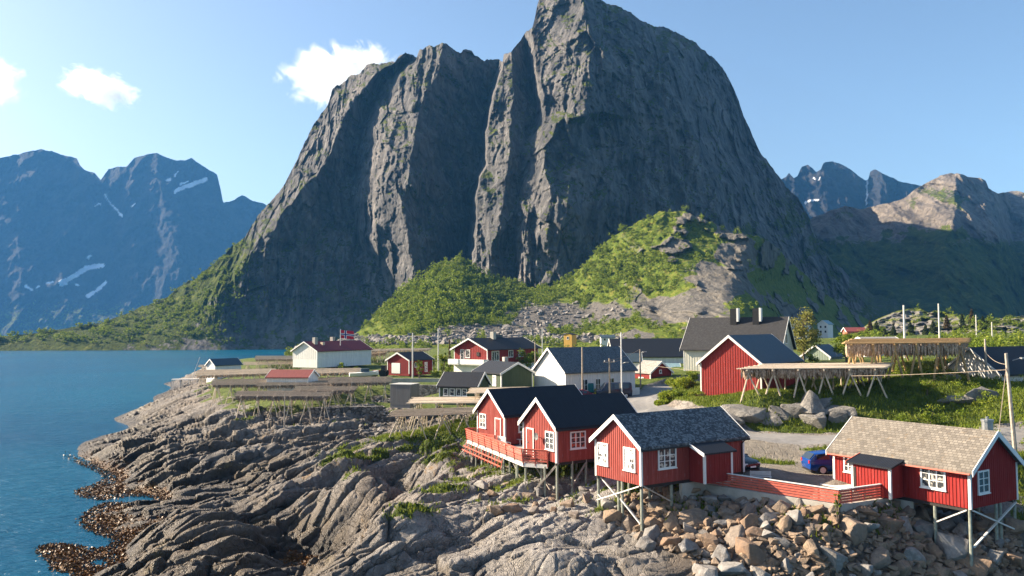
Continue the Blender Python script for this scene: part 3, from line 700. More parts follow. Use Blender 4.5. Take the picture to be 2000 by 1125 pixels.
def mat_roof(name, kind, cols, rise_cos=0.82):
    m = NT(name); o = m.coord('Object', (1, 1 / rise_cos, 1))
    if kind == 'slate':
        v = m.n('TexVoronoi', {'Vector': o, 'Scale': 8.0, 'Randomness': 0.9}); f = m.n('SeparateColor', {'Color': v.outputs['Color']}).outputs[0]
        n = m.noise(o, 9.0, 5, 0.7)
        c = m.ramp(m.math('ADD', m.math('MULTIPLY', f, 0.6), m.math('MULTIPLY', n, 0.4)), [(0.25, cols[0]), (0.5, cols[1]), (0.72, cols[2])])
        return m.done(c, 0.55, m.bump(m.math('ADD', f, m.math('MULTIPLY', n, 0.5)), 0.05, 0.7))
    if kind == 'tile':
        b = m.n('TexBrick', {'Vector': o, 'Color1': cols[0], 'Color2': cols[1], 'Mortar': tuple(x * 0.35 for x in cols[0]), 'Scale': 1.0, 'Mortar Size': 0.014, 'Mortar Smooth': 0.4, 'Bias': 0.0, 'Brick Width': 0.26, 'Row Height': 0.19})
        l = m.noise(o, 2.3, 7, 0.75, 0.8); l2 = m.noise(o, 4.0, 5, 0.7)
        c = m.mix(m.ramp(l, [(0.58, 0.0), (0.68, 0.6)]), b.outputs['Color'], cols[2])
        c = m.mix(m.ramp(l2, [(0.35, 0.6), (0.6, 0.0)]), c, tuple(x * 0.62 for x in cols[0]))
        return m.done(c, 0.85, m.bump(m.math('SUBTRACT', m.math('MULTIPLY', l2, 0.4), b.outputs['Fac']), 0.05, 0.8))
    if kind == 'sheet':
        n = m.noise(m.coord('Object', (6, 0.7, 1)), 1.4, 6, 0.6); n2 = m.noise(o, 3.0, 6, 0.7)
        w = m.n('TexWave', {'Vector': o, 'Scale': 2.2, 'Distortion': 0.0}, wave_type='BANDS', bands_direction='X')
        c = m.ramp(n, [(0.3, cols[0]), (0.7, cols[1])]); c = m.mix(m.ramp(n2, [(0.6, 0.0), (0.78, 0.35)]), c, cols[2])
        return m.done(c, 0.6, m.bump(m.math('ADD', m.math('MULTIPLY', w.outputs['Fac'], 0.6), n2), 0.03, 0.5))


M = {}
M['white'] = simple('white_paint', (0.78, 0.77, 0.74), 0.55, 0.05, 5)
M['red1'] = mat_boards('faded_red_boards', (0.33, 0.062, 0.047), 0.7)
M['red2'] = mat_boards('red_boards', (0.27, 0.026, 0.022), 0.4)
M['red3'] = mat_boards('bright_red_boards', (0.30, 0.018, 0.014), 0.35)
M['barnred'] = mat_boards('barn_red_boards', (0.32, 0.032, 0.026), 0.45)
M['cream'] = mat_boards('cream_boards', (0.72, 0.70, 0.60), 0.1)
M['whiteb'] = mat_boards('white_boards', (0.80, 0.79, 0.76), 0.1)
M['green'] = mat_boards('green_boards', (0.085, 0.115, 0.062), 0.15)
M['greygreen'] = mat_boards('grey_green_boards', (0.30, 0.36, 0.30), 0.2)
M['yellow'] = mat_boards('yellow_boards', (0.62, 0.36, 0.07), 0.1)
M['pink'] = mat_boards('pink_red_boards', (0.55, 0.16, 0.12), 0.2)
M['greyb'] = mat_boards('weathered_grey_boards', (0.22, 0.21, 0.20), 0.3)
M['black'] = mat_roof('black_felt_roof', 'sheet', ((0.006, 0.008, 0.013), (0.012, 0.015, 0.022), (0.035, 0.04, 0.05)))
M['black2'] = mat_roof('dark_tile_roof', 'tile', ((0.040, 0.040, 0.043), (0.060, 0.060, 0.062), (0.075, 0.072, 0.068)))
M['slate'] = mat_roof('speckled_slate_roof', 'slate', ((0.03, 0.036, 0.042), (0.062, 0.074, 0.084), (0.17, 0.19, 0.20)))
M['slate2'] = mat_roof('blue_grey_slate_roof', 'slate', ((0.045, 0.058, 0.07), (0.075, 0.095, 0.11), (0.12, 0.145, 0.16)))
M['tan'] = mat_roof('lichened_tile_roof', 'tile', ((0.26, 0.232, 0.195), (0.13, 0.115, 0.098), (0.32, 0.20, 0.085)))
M['bluer'] = mat_roof('blue_grey_sheet_roof', 'sheet', ((0.035, 0.062, 0.085), (0.055, 0.085, 0.11), (0.09, 0.12, 0.14)))
M['maroon'] = mat_roof('maroon_sheet_roof', 'sheet', ((0.11, 0.012, 0.022), (0.16, 0.02, 0.03), (0.2, 0.04, 0.04)))
M['rustr'] = mat_roof('dull_red_roof', 'sheet', ((0.15, 0.035, 0.03), (0.22, 0.055, 0.045), (0.26, 0.1, 0.08)))
M['greyroof'] = mat_roof('pale_grey_roof', 'slate', ((0.20, 0.19, 0.17), (0.30, 0.28, 0.25), (0.38, 0.35, 0.31)))
M['tealr'] = mat_roof('pale_teal_sheet_roof', 'sheet', ((0.16, 0.26, 0.30), (0.22, 0.33, 0.37), (0.3, 0.4, 0.42)))
M['metal'] = simple('galvanised_metal', (0.33, 0.34, 0.34), 0.4, 0.15, 6, Metallic=0.7)
M['dark'] = simple('dark_timber', (0.035, 0.03, 0.028), 0.8)
M['stilt'] = simple('grey_green_timber', (0.27, 0.29, 0.24), 0.8, 0.25, 4)
M['wood'] = simple('silvered_timber', (0.38, 0.335, 0.28), 0.85, 0.28, 4)
M['palewood'] = simple('pale_timber', (0.60, 0.50, 0.38), 0.8, 0.2, 3)
M['greywood'] = simple('grey_timber', (0.36, 0.295, 0.23), 0.85, 0.28, 4)
M['brace'] = simple('whitewashed_timber', (0.66, 0.64, 0.60), 0.7, 0.12, 4)
M['decking'] = simple('grey_decking', (0.40, 0.36, 0.31), 0.8, 0.2, 4)
M['concrete'] = simple('concrete', (0.40, 0.385, 0.345), 0.9, 0.2, 1.5)
M['rail'] = simple('red_rail_paint', (0.52, 0.125, 0.085), 0.6, 0.18, 4)
def mat_glass():
    m = NT('window_glass'); return m.done((0.025, 0.032, 0.04), 0.06, None, Specular_IOR_Level=0.9)
M['glass'] = mat_glass()
def mat_blotched_pane(name, a, b, t):
    m = NT(name); n = m.noise(m.coord('Object'), 3.4, 3, 0.5)
    return m.done(m.ramp(n, [(t, a), (t + 0.06, b)]), 0.25)
M['curtain'] = mat_blotched_pane('curtained_glass', (0.08, 0.08, 0.08), (0.74, 0.73, 0.70), 0.42)
M['curtain2'] = mat_blotched_pane('half_curtained_glass', (0.045, 0.05, 0.055), (0.48, 0.44, 0.38), 0.54)
M['redglass'] = mat_blotched_pane('red_blotched_glass', (0.05, 0.05, 0.055), (0.45, 0.09, 0.05), 0.50)  # red blotches paint an orange-red window reflection and red posters inside


class Face:
    """a wall plane of a house: u runs along the wall, n points out of it"""
    def __init__(s, o, u, n): s.o = Vector(o); s.u = Vector(u); s.n = Vector(n)
    def P(s, u, n, z): return s.o + s.u * u + s.n * n + Vector((0, 0, z))
    def box(s, mb, u0, n0, z0, u1, n1, z1):
        c = [s.P(a, b, z) for z in (z0, z1) for a, b in ((u0, n0), (u1, n0), (u1, n1), (u0, n1))]
        return mb.add(c, [(0, 3, 2, 1), (4, 5, 6, 7), (0, 1, 5, 4), (1, 2, 6, 5), (2, 3, 7, 6), (3, 0, 4, 7)])


def window(par, F, uc, zc, w, h, cols=2, rows=2, pane='glass', frame='white', cas=0.09, name='window'):
    mb = MB(); a, b = uc - w / 2, uc + w / 2; c, d = zc - h / 2, zc + h / 2
    F.box(mb, a - cas, -0.02, c - cas, a, 0.07, d + cas); F.box(mb, b, -0.02, c - cas, b + cas, 0.07, d + cas)
    F.box(mb, a, -0.02, d, b, 0.069, d + cas); F.box(mb, a, -0.02, c - cas, b, 0.069, c)
    F.box(mb, a - cas - 0.04, -0.02, c - cas - 0.05, b + cas + 0.04, 0.11, c - cas)
    for k in range(1, cols):
        x = a + w * k / cols; F.box(mb, x - 0.035, -0.02, c, x + 0.035, 0.055, d)
    for k in range(1, rows):
        z = c + h * k / rows; F.box(mb, a, -0.02, z - 0.02, b, 0.048, z + 0.02)
    o = mb.build(name, M[frame], par)
    g = MB(); F.box(g, a, 0.0, c, b, 0.028, d); g.build('pane', M[pane], o)
    return o


def door(par, F, uc, w, h, mat='red1', frame='white', z0=0.02):
    mb = MB(); a, b = uc - w / 2, uc + w / 2
    F.box(mb, a, -0.02, z0, b, 0.045, z0 + h)
    for k in range(1, 5): F.box(mb, a + w * k / 5 - 0.01, -0.02, z0 + 0.08, a + w * k / 5 + 0.01, 0.058, z0 + h - 0.08)
    d = mb.build('door', M[mat], par)
    fr = MB(); F.box(fr, a - 0.09, -0.02, z0, a, 0.075, z0 + h + 0.09); F.box(fr, b, -0.02, z0, b + 0.09, 0.075, z0 + h + 0.09); F.box(fr, a, -0.02, z0 + h, b, 0.074, z0 + h + 0.09)
    fr.build('door_frame', M[frame], d)
    hd = MB(); F.box(hd, b - 0.13, 0.04, z0 + 0.95, b - 0.07, 0.10, z0 + 1.05); hd.build('handle', M['metal'], d)
    return d


def house(name, label, cat, loc, ang, L, W, h, rise, wall, roof, og=0.25, oe=0.28, trim='white', corner=True, barge=True, batten=0.2, low=0.0, group=None, t=0.13, bw=0.2):
    """gabled building; local x along its length, y across, z from the foot of the boarding; low: how far walls reach below"""
    e = thing(name, label, cat, loc, R(ang), group)
    mb = MB(); zt = h + rise
    mb.prism([(0, 0, -low), (0, W, -low), (0, W, h), (0, W / 2, zt), (0, 0, h)], (L, 0, 0))
    if batten:
        n = int(L / batten); 
        for k in range(1, n):
            x = L * k / n
            mb.box(x - 0.028, -0.026, 0.0, x + 0.028, 0.0, h); mb.box(x - 0.028, W, 0.0, x + 0.028, W + 0.026, h)
        n = int(W / batten)
        for k in range(1, n):
            y = W * k / n; zz = h + rise * (1 - abs(2 * y / W - 1)) - 0.03
            mb.box(-0.026, y - 0.028, 0.0, 0.0, y + 0.028, zz); mb.box(L, y - 0.028, 0.0, L + 0.026, y + 0.028, zz)
    mb.build('wall', M[wall], e)
    sl = rise / (W / 2); ct = math.sqrt(1 + sl * sl); tt = t * ct
    ze = h - sl * oe + 0.012; zr = zt + 0.012
    r = MB().prism([(-og, -oe, ze), (-og, W / 2, zr), (-og, W + oe, ze), (-og, W + oe, ze + tt), (-og, W / 2, zr + tt), (-og, -oe, ze + tt)], (L + 2 * og, 0, 0))
    ro = r.build('roof', M[roof], e)
    if barge:
        for x0 in (-og - 0.045, L + og + 0.003):
            b = MB()
            b.prism([(x0, -oe - 0.02, ze - bw * 0.55), (x0, W / 2, zr - bw * 0.55), (x0, W / 2, zr + tt + 0.03), (x0, -oe - 0.02, ze + tt + 0.03)], (0.042, 0, 0))
            b.prism([(x0, W / 2 + 0.001, zr - bw * 0.55), (x0, W + oe + 0.02, ze - bw * 0.55), (x0, W + oe + 0.02, ze + tt + 0.03), (x0, W / 2 + 0.001, zr + tt + 0.03)], (0.042, 0, 0))
            b.build('bargeboard', M[trim], e)
    if corner:
        for cx, cy in ((0, 0), (0, 1), (1, 0), (1, 1)):
            a0, a1 = (-0.035, 0.11) if not cx else (L - 0.11, L + 0.035); b0, b1 = (-0.035, 0.11) if not cy else (W - 0.11, W + 0.035)
            MB().box(a0, b0, -0.03, a1, b1, h - 0.02).build('corner_board', M[trim], e)
    e['L'] = L
    F = dict(f=Face((0, 0, 0), (1, 0, 0), (0, -1, 0)), b=Face((0, W, 0), (1, 0, 0), (0, 1, 0)), l=Face((0, 0, 0), (0, 1, 0), (-1, 0, 0)), r=Face((L, 0, 0), (0, 1, 0), (1, 0, 0)))
    del e['L']
    return e, F, ro


def stilt(par, x, y, ztop, dz=None, r=0.09, mat='stilt', name='stilt', lean=(0, 0)):
    """round post from ztop (local) down into the ground"""
    c = par.matrix_basis.to_3x3() @ Vector((x, y, 0)) + par.location
    zb = gz(c.x, c.y) - 0.45 - par.location.z
    if zb > ztop - 0.15: return None
    return MB().tube([(x, y, zb), (x + lean[0], y + lean[1], ztop)], r, 8).build(name, M[mat], par, smooth=False)


def gloc(par, x, y):
    c = par.matrix_basis.to_3x3() @ Vector((x, y, 0)) + par.location
    return gz(c.x, c.y) - par.location.z


def brace(par, p, q, mat='brace', w=0.11, name='brace'):
    return MB().beam(p, q, w, 0.07).build(name, M[mat], par)


def V3(a): return Vector([float(v) for v in a])


# ------------------------------------------------------------ the four stilted cabins in front
AX = 32.2
# slate roofed cabin
c3, F, _ = house('stilt_cabin', 'red stilted cabin with speckled blue slate roof and black roofed side porch', 'cabin', V3(PZ(1252.5, 949, 6.5)), AX, 8.85, 4.4, 2.33, 1.56, 'red1', 'slate', group='red cabins on stilts by the shore')
window(c3, F['l'], 1.02, 1.45, 0.92, 1.2, 2, 3, 'curtain', cas=0.1); window(c3, F['l'], 3.62, 1.45, 0.9, 1.2, 2, 3, 'curtain', cas=0.1)
window(c3, F['f'], 2.08, 1.47, 1.3, 1.08, 3, 3, 'curtain2')
def porch(par, x0, x1, d, zl, zh, wall, roof, over=0.22, low=0.0, trimr='white', open_right=False):
    w = MB(); w.prism([(x0, 0.0, -low), (x0, -d, -low), (x0, -d, zl), (x0, 0.0, zh)], (x1 - x0, 0, 0))
    n = int((x1 - x0) / 0.2)
    for k in range(1, n): w.box(x0 + (x1 - x0) * k / n - 0.028, -d - 0.026, 0, x0 + (x1 - x0) * k / n + 0.028, -d, zl - 0.04)
    po = w.build('porch', M[wall], par)
    s = (zh - zl) / d
    rf = MB().prism([(x0 - over, 0.0, zh + 0.02), (x0 - over, -d - over, zl - s * over + 0.02), (x0 - over, -d - over, zl - s * over + 0.12), (x0 - over, 0.0, zh + 0.12)], (x1 - x0 + 2 * over, 0, 0))
    rf.build('porch_roof', M[roof], po)
    b = MB(); bx_ = x0 - over - 0.043
    b.prism([(bx_, -0.02, zh - 0.06), (bx_, -d - over - 0.02, zl - s * over - 0.07), (bx_, -d - over - 0.02, zl - s * over + 0.15), (bx_, -0.02, zh + 0.15)], (0.04, 0, 0)); b.build('bargeboard', M[trimr], po)
    for xx in (x0, x1):
        a0, a1 = (xx - 0.035, xx + 0.11) if xx == x0 else (xx - 0.11, xx + 0.035)
        MB().box(a0, -d - 0.035, -low - 0.02, a1, -d + 0.10, zl - 0.02).build('corner_board', M['white'], po)
    return po, Face((x0, -d, 0), (1, 0, 0), (0, -1, 0))
porch(c3, 3.95, 6.35, 1.3, 1.72, 2.2, 'red2', 'black', low=0.1)
for x, y in ((0.12, 0.12), (0.12, 4.28), (0.15, 2.3), (0.12, 1.9), (2.55, 0.15), (2.6, 4.2), (2.6, 2.2)):
    stilt(c3, x, y, 0.02)
zb0 = gloc(c3, 0.1, 0.1); zb1 = gloc(c3, 0.1, 4.3)
brace(c3, (-0.02, 0.15, -0.05), (-0.02, 4.25, -1.55)); brace(c3, (0.25, 4.25, -0.1), (0.25, 2.1, -1.35)); brace(c3, (0.05, 2.0, -1.1), (0.05, 0.15, -2.3)); brace(c3, (0.05, 4.2, -1.2), (0.05, 2.5, -2.15)); brace(c3, (0.2, 0.05, -0.05), (2.5, 0.05, -1.25), 'wood')
MB().box(0, 0.05, -0.2, 8.8, 0.2, 0.0).box(0, 4.2, -0.2, 8.8, 4.35, 0.0).build('floor_beam', M['dark'], c3)
MB().box(3.3, 0.0, -2.2, 8.8, 0.25, -0.21).build('foundation', M['concrete'], c3)

# black roofed cabin with satellite dish
c2, F, _ = house('stilt_cabin', 'red stilted cabin with black roof and a round satellite dish on its gable', 'cabin', V3(PZ(1087, 904, 6.75)), AX, 7.3, 4.15, 2.43, 1.7, 'red1', 'black', group='red cabins on stilts by the shore')
window(c2, F['l'], 0.74, 1.42, 0.9, 1.1, 2, 3, 'glass'); door(c2, F['l'], 3.2, 0.78, 1.95, 'red1'); window(c2, F['f'], 1.82, 1.42, 1.15, 1.02, 3, 3, 'redglass')
dm = MB(); n = 20
rings = [(0.0, -0.07), (0.12, -0.055), (0.22, -0.02), (0.27, 0.0)]
vs = [(0, 0, 0)] * 0; fs = []
for r_, d_ in rings[1:]:
    for k in range(n): vs.append((-0.42 + d_ * -1 - 0.0, 1.86 + r_ * math.cos(2 * math.pi * k / n), 1.62 + r_ * math.sin(2 * math.pi * k / n)))
vs.append((-0.36, 1.86, 1.62)); c_ = len(vs) - 1
for k in range(n): fs.append((c_, (k + 1) % n, k))
for j in range(2):
    for k in range(n): fs.append((j * n + k, j * n + (k + 1) % n, (j + 1) * n + (k + 1) % n, (j + 1) * n + k))
dm.add(vs, fs); dish = dm.build('satellite_dish', simple('grey_dish', (0.14, 0.14, 0.14), 0.5), c2); dish.modifiers.new('s', 'SOLIDIFY').thickness = 0.015
MB().tube([(-0.36, 1.86, 1.62), (0.0, 1.86, 1.5)], 0.025, 6).tube([(-0.4, 1.86, 1.36), (-0.62, 1.86, 1.55)], 0.012, 5).build('bracket', M['metal'], dish)
for x, y in ((0.12, 0.12), (0.12, 2.0), (0.12, 4.0), (1.4, 0.12), (2.6, 0.12), (4.0, 0.15), (1.6, 3.9), (3.2, 2.0)): stilt(c2, x, y, 0.02)
brace(c2, (0.2, 0.0, -0.05), (-1.1, 1.9, -2.6), 'wood'); brace(c2, (0.25, 0.2, -0.05), (-0.9, 2.2, -2.6), 'wood'); brace(c2, (0.1, 3.4, -0.1), (0.1, 0.9, -2.0), 'wood'); brace(c2, (2.6, 0.1, -0.2), (1.3, 0.1, -1.8), 'wood')
MB().box(0, 0.05, -0.2, 7.2, 0.2, 0.0).box(0, 3.95, -0.2, 7.2, 4.1, 0.0).build('floor_beam', M['dark'], c2)

# black roofed cabin furthest along the deck
c1, F, _ = house('stilt_cabin', 'red stilted cabin with black roof at the far end of the deck, white door frame', 'cabin', V3(PZ(986, 869, 6.6)), AX, 8.4, 4.4, 2.42, 1.75, 'red1', 'black', group='red cabins on stilts by the shore')
window(c1, F['l'], 3.42, 1.62, 0.88, 1.0, 2, 3, 'curtain2'); door(c1, F['l'], 0.98, 0.75, 1.95, 'red1'); window(c1, F['f'], 1.95, 1.5, 1.15, 1.0, 3, 3, 'glass')
for x, y in ((0.12, 0.12), (0.12, 2.2), (0.12, 4.3), (2.6, 0.12), (2.6, 4.2)): stilt(c1, x, y, 0.02)
MB().box(0, 0.05, -0.2, 8.3, 0.2, 0.0).box(0, 4.2, -0.2, 8.3, 4.35, 0.0).build('floor_beam', M['dark'], c1)

# tiled cabin on the right
c4, F, _ = house('stilt_cabin', 'bright red stilted cabin with lichened tan tiled roof, flat black porch roof', 'cabin', V3(PZ(1629, 945, 5.9)), -58.4, 8.75, 4.85, 2.14, 1.8, 'red3', 'tan', og=0.3, group='red cabins on stilts by the shore', bw=0.24)
window(c4, F['f'], 6.65, 1.42, 1.3, 1.1, 3, 3, 'curtain2', cas=0.1); window(c4, F['f'], 1.12, 1.42, 0.5, 0.85, 2, 3, 'curtain2'); window(c4, F['r'], 1.28, 1.36, 0.95, 1.1, 2, 3, 'glass')
po, PF = porch(c4, 2.25, 4.8, 1.26, 1.78, 2.12, 'red3', 'black', trimr='rail', low=0.0)
dr = MB(); PF.box(dr, 0.1, -0.01, 0.1, 0.28, 0.03, 1.55); dr.build('door_gap', M['dark'], po)
MB().tube([(8.0, 3.3, 2.6), (8.0, 3.3, 4.55)], 0.30, 12).tube([(8.0, 3.3, 4.5), (8.0, 3.3, 4.62)], 0.34, 12).tube([(8.0, 3.3, 4.62), (8.0, 3.3, 4.78)], 0.08, 8).build('chimney', M['metal'], c4)
for x, y in ((8.62, 0.12), (8.62, 4.72), (8.62, 3.2), (8.62, 2.75), (6.6, 0.15), (6.6, 4.6), (4.6, 0.3)): stilt(c4, x, y, 0.02)
brace(c4, (8.78, 0.15, -0.1), (8.78, 4.6, -1.75)); brace(c4, (8.72, 4.7, -0.15), (8.72, 0.2, -2.1)); brace(c4, (8.5, 0.05, -0.1), (6.7, 0.05, -1.1))
MB().box(0, 0.05, -0.2, 8.7, 0.2, 0.0).box(0, 4.65, -0.2, 8.7, 4.8, 0.0).build('floor_beam', M['dark'], c4)
MB().box(0.0, 0.0, -1.2, 5.2, 0.3, -0.21).build('foundation', M['concrete'], c4)

# ------------------------------------------------------------ buildings of the village
b, F, _ = house('red_barn', 'tall red boarded barn with blue grey roof on short posts above the grassy bank', 'barn', V3(PZ(1488, 778, 8.6)), 51.5, 11.5, 6.75, 3.55, 2.75, 'barnred', 'bluer', og=0.3, oe=0.35, batten=0.28)
for y in (0.2, 2.2, 4.4, 6.5): stilt(b, 0.15, y, 0.02)
b, F, _ = house('big_house', 'large cream house with dark tiled roof and two black chimneys above the barn', 'house', V3(PY(1336, 731, 126)), -30.5, 14.3, 9.3, 4.05, 4.45, 'cream', 'black2', og=0.45, oe=0.45, batten=0.4, low=1.0)
for u in (4.6, 6.6): window(b, F['f'], u, 2.9, 1.3, 1.5, 2, 2, 'redglass', cas=0.14)
for u in (9.0, 11.5): window(b, F['f'], u, 2.9, 1.1, 1.4, 2, 2, 'glass')
window(b, F['r'], 4.65, 5.4, 1.2, 1.3, 2, 1, 'glass')
for x in (6.3, 9.7):
    ch = MB().box(x, 3.4, 6.9, x + 0.95, 4.3, 10.0).build('chimney', simple('black_chimney', (0.02, 0.02, 0.022), 0.6), b)
    MB().box(x + 0.955, 3.4, 8.0, x + 1.25, 4.3, 10.05).build('flashing', M['white'], ch)
b, F, _ = house('white_barn', 'long white boarded barn with blue grey slate roof beside the road', 'barn', V3(PY(1105, 777, 105)), AX, 11.5, 7.2, 3.25, 2.9, 'whiteb', 'slate2', og=0.3, oe=0.3, batten=0.3, low=0.8)
for u, w_ in ((3.0, 0.9), (5.2, 0.7), (7.4, 0.9)): window(b, F['f'], u, 1.5, w_, 1.35, 2, 2, 'glass')
MB().box(9.6, -1.2, -0.2, 11.3, -0.05, 0.35).box(9.6, -1.22, 0.35, 11.3, -1.1, 0.9).build('porch', M['white'], b)
b, F, _ = house('red_house', 'red two storey house with white balcony, white ground floor and black roof', 'house', V3(PY(952, 736, 145)), 51.5, 15.0, 7.9, 4.85, 1.8, 'red2', 'black', og=0.6, oe=0.5, batten=0.4, low=0.6)
MB().box(-0.06, -0.06, -0.5, 14.9, 7.96, 2.0).build('ground_floor', M['whiteb'], b)
bal = MB().box(-1.3, -0.3, 2.05, -0.07, 8.2, 2.2); bal.build('balcony_floor', M['white'], b)
MB().box(-1.36, -0.3, 2.2, -1.3, 8.2, 3.05).box(-1.3, -0.36, 2.2, -0.07, -0.3, 3.05).box(-1.3, 8.2, 2.2, -0.07, 8.26, 3.05).build('balcony_rail', M['white'], b)
window(b, F['l'], 4.6, 4.0, 0.9, 1.3, 1, 1, 'curtain2'); window(b, F['l'], 5.9, 3.8, 0.8, 1.7, 1, 1, 'curtain2')
window(b, F['f'], 2.2, 3.6, 1.9, 1.6, 3, 1, 'curtain2'); window(b, F['f'], 6.6, 3.9, 1.2, 1.1, 2, 1, 'curtain2'); window(b, F['f'], 9.6, 3.9, 1.2, 1.1, 2, 1, 'curtain2')
v = MB(); F['l'].box(v, 1.75, 0.05, 3.6, 2.45, 0.12, 4.3); v.build('wall_dish', M['dark'], b)
MB().box(5.5, 3.2, 5.6, 6.3, 4.0, 7.9).build('chimney', M['concrete'], b)
MB().box(7.0, 4.1, 6.4, 9.4, 4.4, 7.35).build('roof_ladder_box', M['bluer'], b)
b, F, _ = house('green_cabin', 'dark green cabin with black roof standing before the white barn', 'cabin', V3(PZ(927, 764, 7.3)), -58.6, 7.2, 4.85, 2.75, 1.25, 'green', 'black', og=0.3, oe=0.3, batten=0.25, low=0.8)
window(b, F['f'], 2.3, 1.75, 0.8, 1.1, 2, 2, 'curtain'); window(b, F['f'], 5.5, 1.75, 0.8, 1.2, 2, 2, 'curtain')
MB().box(2.6, 2.9, 3.5, 3.2, 3.5, 4.7).build('chimney', M['concrete'], b)
b, F, _ = house('green_annex', 'low green annex with black roof and a row of small white windows', 'cabin', V3(PZ(858, 781, 7.0)), -18, 5.0, 4.6, 1.75, 1.5, 'green', 'black', og=0.25, oe=0.3, batten=0.25, low=0.6)
for u in (0.9, 1.75, 2.6, 3.4): window(b, F['f'], u, 1.0, 0.5, 0.75, 1, 1, 'curtain2')
b, F, _ = house('garage', 'red garage with white roller door and black roof on the lawn', 'garage', V3(PY(799, 730, 157)), 58, 7.3, 5.4, 2.55, 1.35, 'red2', 'black', og=0.3, oe=0.3, batten=0.3, low=0.4)
d = MB(); F['l'].box(d, 2.2, -0.02, 0, 4.3, 0.06, 2.0); d.build('roller_door', M['white'], b); window(b, F['f'], 5.2, 1.1, 0.7, 1.7, 1, 2, 'curtain'); window(b, F['f'], 1.9, 1.6, 0.5, 0.7, 1, 1, 'curtain2')
b, F, _ = house('fish_hall', 'white building with long maroon roof and two chimneys on the far shore', 'building', V3(PY(619.5, 702, 195.7)), 58, 19, 8.2, 2.0, 2.1, 'whiteb', 'maroon', og=0.4, oe=0.4, batten=0.6, low=2.0)
for x, y, s in ((1.8, 2.6, 0.9), (9.5, 4.3, 0.9)): MB().box(x, y, 2.6, x + s, y + s, 5.2).build('chimney', M['concrete'], b)
MB().box(4.0, 2.2, 2.9, 4.7, 3.0, 4.0).build('roof_vent', M['palewood'], b)
b, F, _ = house('boathouse', 'small white boathouse with dark roof out at the tip of the point', 'boathouse', V3(PY(420, 728, 188)), 50, 6.6, 3.7, 1.7, 1.25, 'whiteb', 'bluer', og=0.3, oe=0.3, batten=0.5, low=2.5)
b, F, _ = house('store_shed', 'low white shed with dull maroon roof among the fish racks', 'shed', V3(PY(521, 759, 130)), -8, 6.8, 4.2, 1.75, 1.0, 'whiteb', 'rustr', og=0.2, oe=0.25, batten=0.5, low=1.0)
b, F, _ = house('small_shed', 'small red shed with pale grey roof beside the road bend', 'shed', V3(PY(1239, 757, 121.6)), -58.6, 3.6, 4.1, 2.3, 1.5, 'red2', 'greyroof', og=0.2, oe=0.2, batten=0.25, low=0.5)
window(b, F['f'], 1.6, 1.1, 0.9, 0.9, 3, 2, 'curtain'); window(b, F['r'], 1.9, 2.45, 0.3, 0.35, 1, 1, 'glass')
sg = MB(); F['r'].box(sg, 0.9, 0.03, 0.75, 1.7, 0.06, 1.2); sg.build('wall_board', M['white'], b)
b, F, _ = house('warehouse', 'long warehouse with black sheet roof behind the white barn', 'warehouse', V3(PY(1200, 716, 163)), 0, 15, 12, 1.9, 3.4, 'whiteb', 'black', og=0.3, oe=0.3, batten=0.8, low=1.0)
b, F, _ = house('blue_roof_shed', 'shed with dark blue roof just behind the white barn', 'shed', V3(PY(1218, 722, 136)), -5, 2.9, 3.0, 1.3, 1.2, 'whiteb', 'bluer', og=0.2, oe=0.2, batten=0, low=1.5)
b, F, _ = house('teal_roof_shed', 'low white shed with pale teal sheet roof behind the red shed', 'shed', V3(PY(1286, 736, 138)), -4, 3.6, 3.4, 1.15, 0.9, 'whiteb', 'tealr', og=0.2, oe=0.2, batten=0, low=1.0)
b, F, _ = house('grey_house', 'small grey green house with white gable edging below the birch', 'house', V3(PY(1621, 716, 133)), 48, 5.5, 4.6, 1.6, 1.75, 'greygreen', 'bluer', og=0.3, oe=0.3, batten=0.4, low=1.5)
b, F, _ = house('white_house', 'white two storey house with blue roof high on the far slope', 'house', V3(PY(1617, 653, 420)), 48, 7, 5.2, 5.2, 1.9, 'whiteb', 'tealr', og=0.4, oe=0.4, batten=0, low=3, corner=False)
for u, z in ((1.2, 1.4), (3.6, 1.4), (1.2, 3.8), (3.6, 3.8)): window(b, F['l'], u, z, 0.9, 1.1, 1, 1)
b, F, _ = house('white_house', 'white house with dark roof half hidden by the birch crown', 'house', V3(PY(1566, 652, 400)), 40, 8, 5.5, 4.6, 2.0, 'whiteb', 'black2', og=0.4, oe=0.4, batten=0, low=3, corner=False)
window(b, F['l'], 2.7, 2.5, 1.2, 1.3, 2, 1); window(b, F['f'], 4, 2.5, 1.2, 1.3, 2, 1)
b, F, _ = house('pink_house', 'pink red house with maroon roof in front of the rocky hill', 'house', V3(PY(1655, 662, 260)), -6, 5.8, 5, 2.4, 1.1, 'pink', 'rustr', og=0.4, oe=0.4, batten=0, low=2, corner=False)
for u in (1.5, 3.6): window(b, F['f'], u, 1.3, 0.7, 1.0, 1, 1, 'curtain2')
b, F, _ = house('low_house', 'low white house with pale roof behind the tall drying rack', 'house', V3(PY(1693, 694, 146)), 4, 6.4, 5, 2.4, 0.7, 'whiteb', 'greyroof', og=0.3, oe=0.3, batten=0.5, low=2, corner=False)
window(b, F['f'], 1.6, 1.4, 0.8, 0.9, 1, 1); window(b, F['f'], 4.6, 1.4, 0.8, 0.9, 1, 1)
b, F, _ = house('black_roof_house', 'white gabled house with big black roof behind the grassy mound', 'house', (54.4, 91.8, 8.6), 24, 15, 7, 1.95, 2.7, 'whiteb', 'black', og=0.3, oe=0.4, batten=0.4, low=1.5)
b, F, _ = house('yellow_house', 'tiny yellow house with brown side below the scree slope', 'house', V3(PY(1117, 669, 330)), 60, 4.2, 3.6, 3.1, 0.6, 'yellow', 'dark' if False else 'black', og=0.2, oe=0.2, batten=0, low=2, corner=False, barge=False)
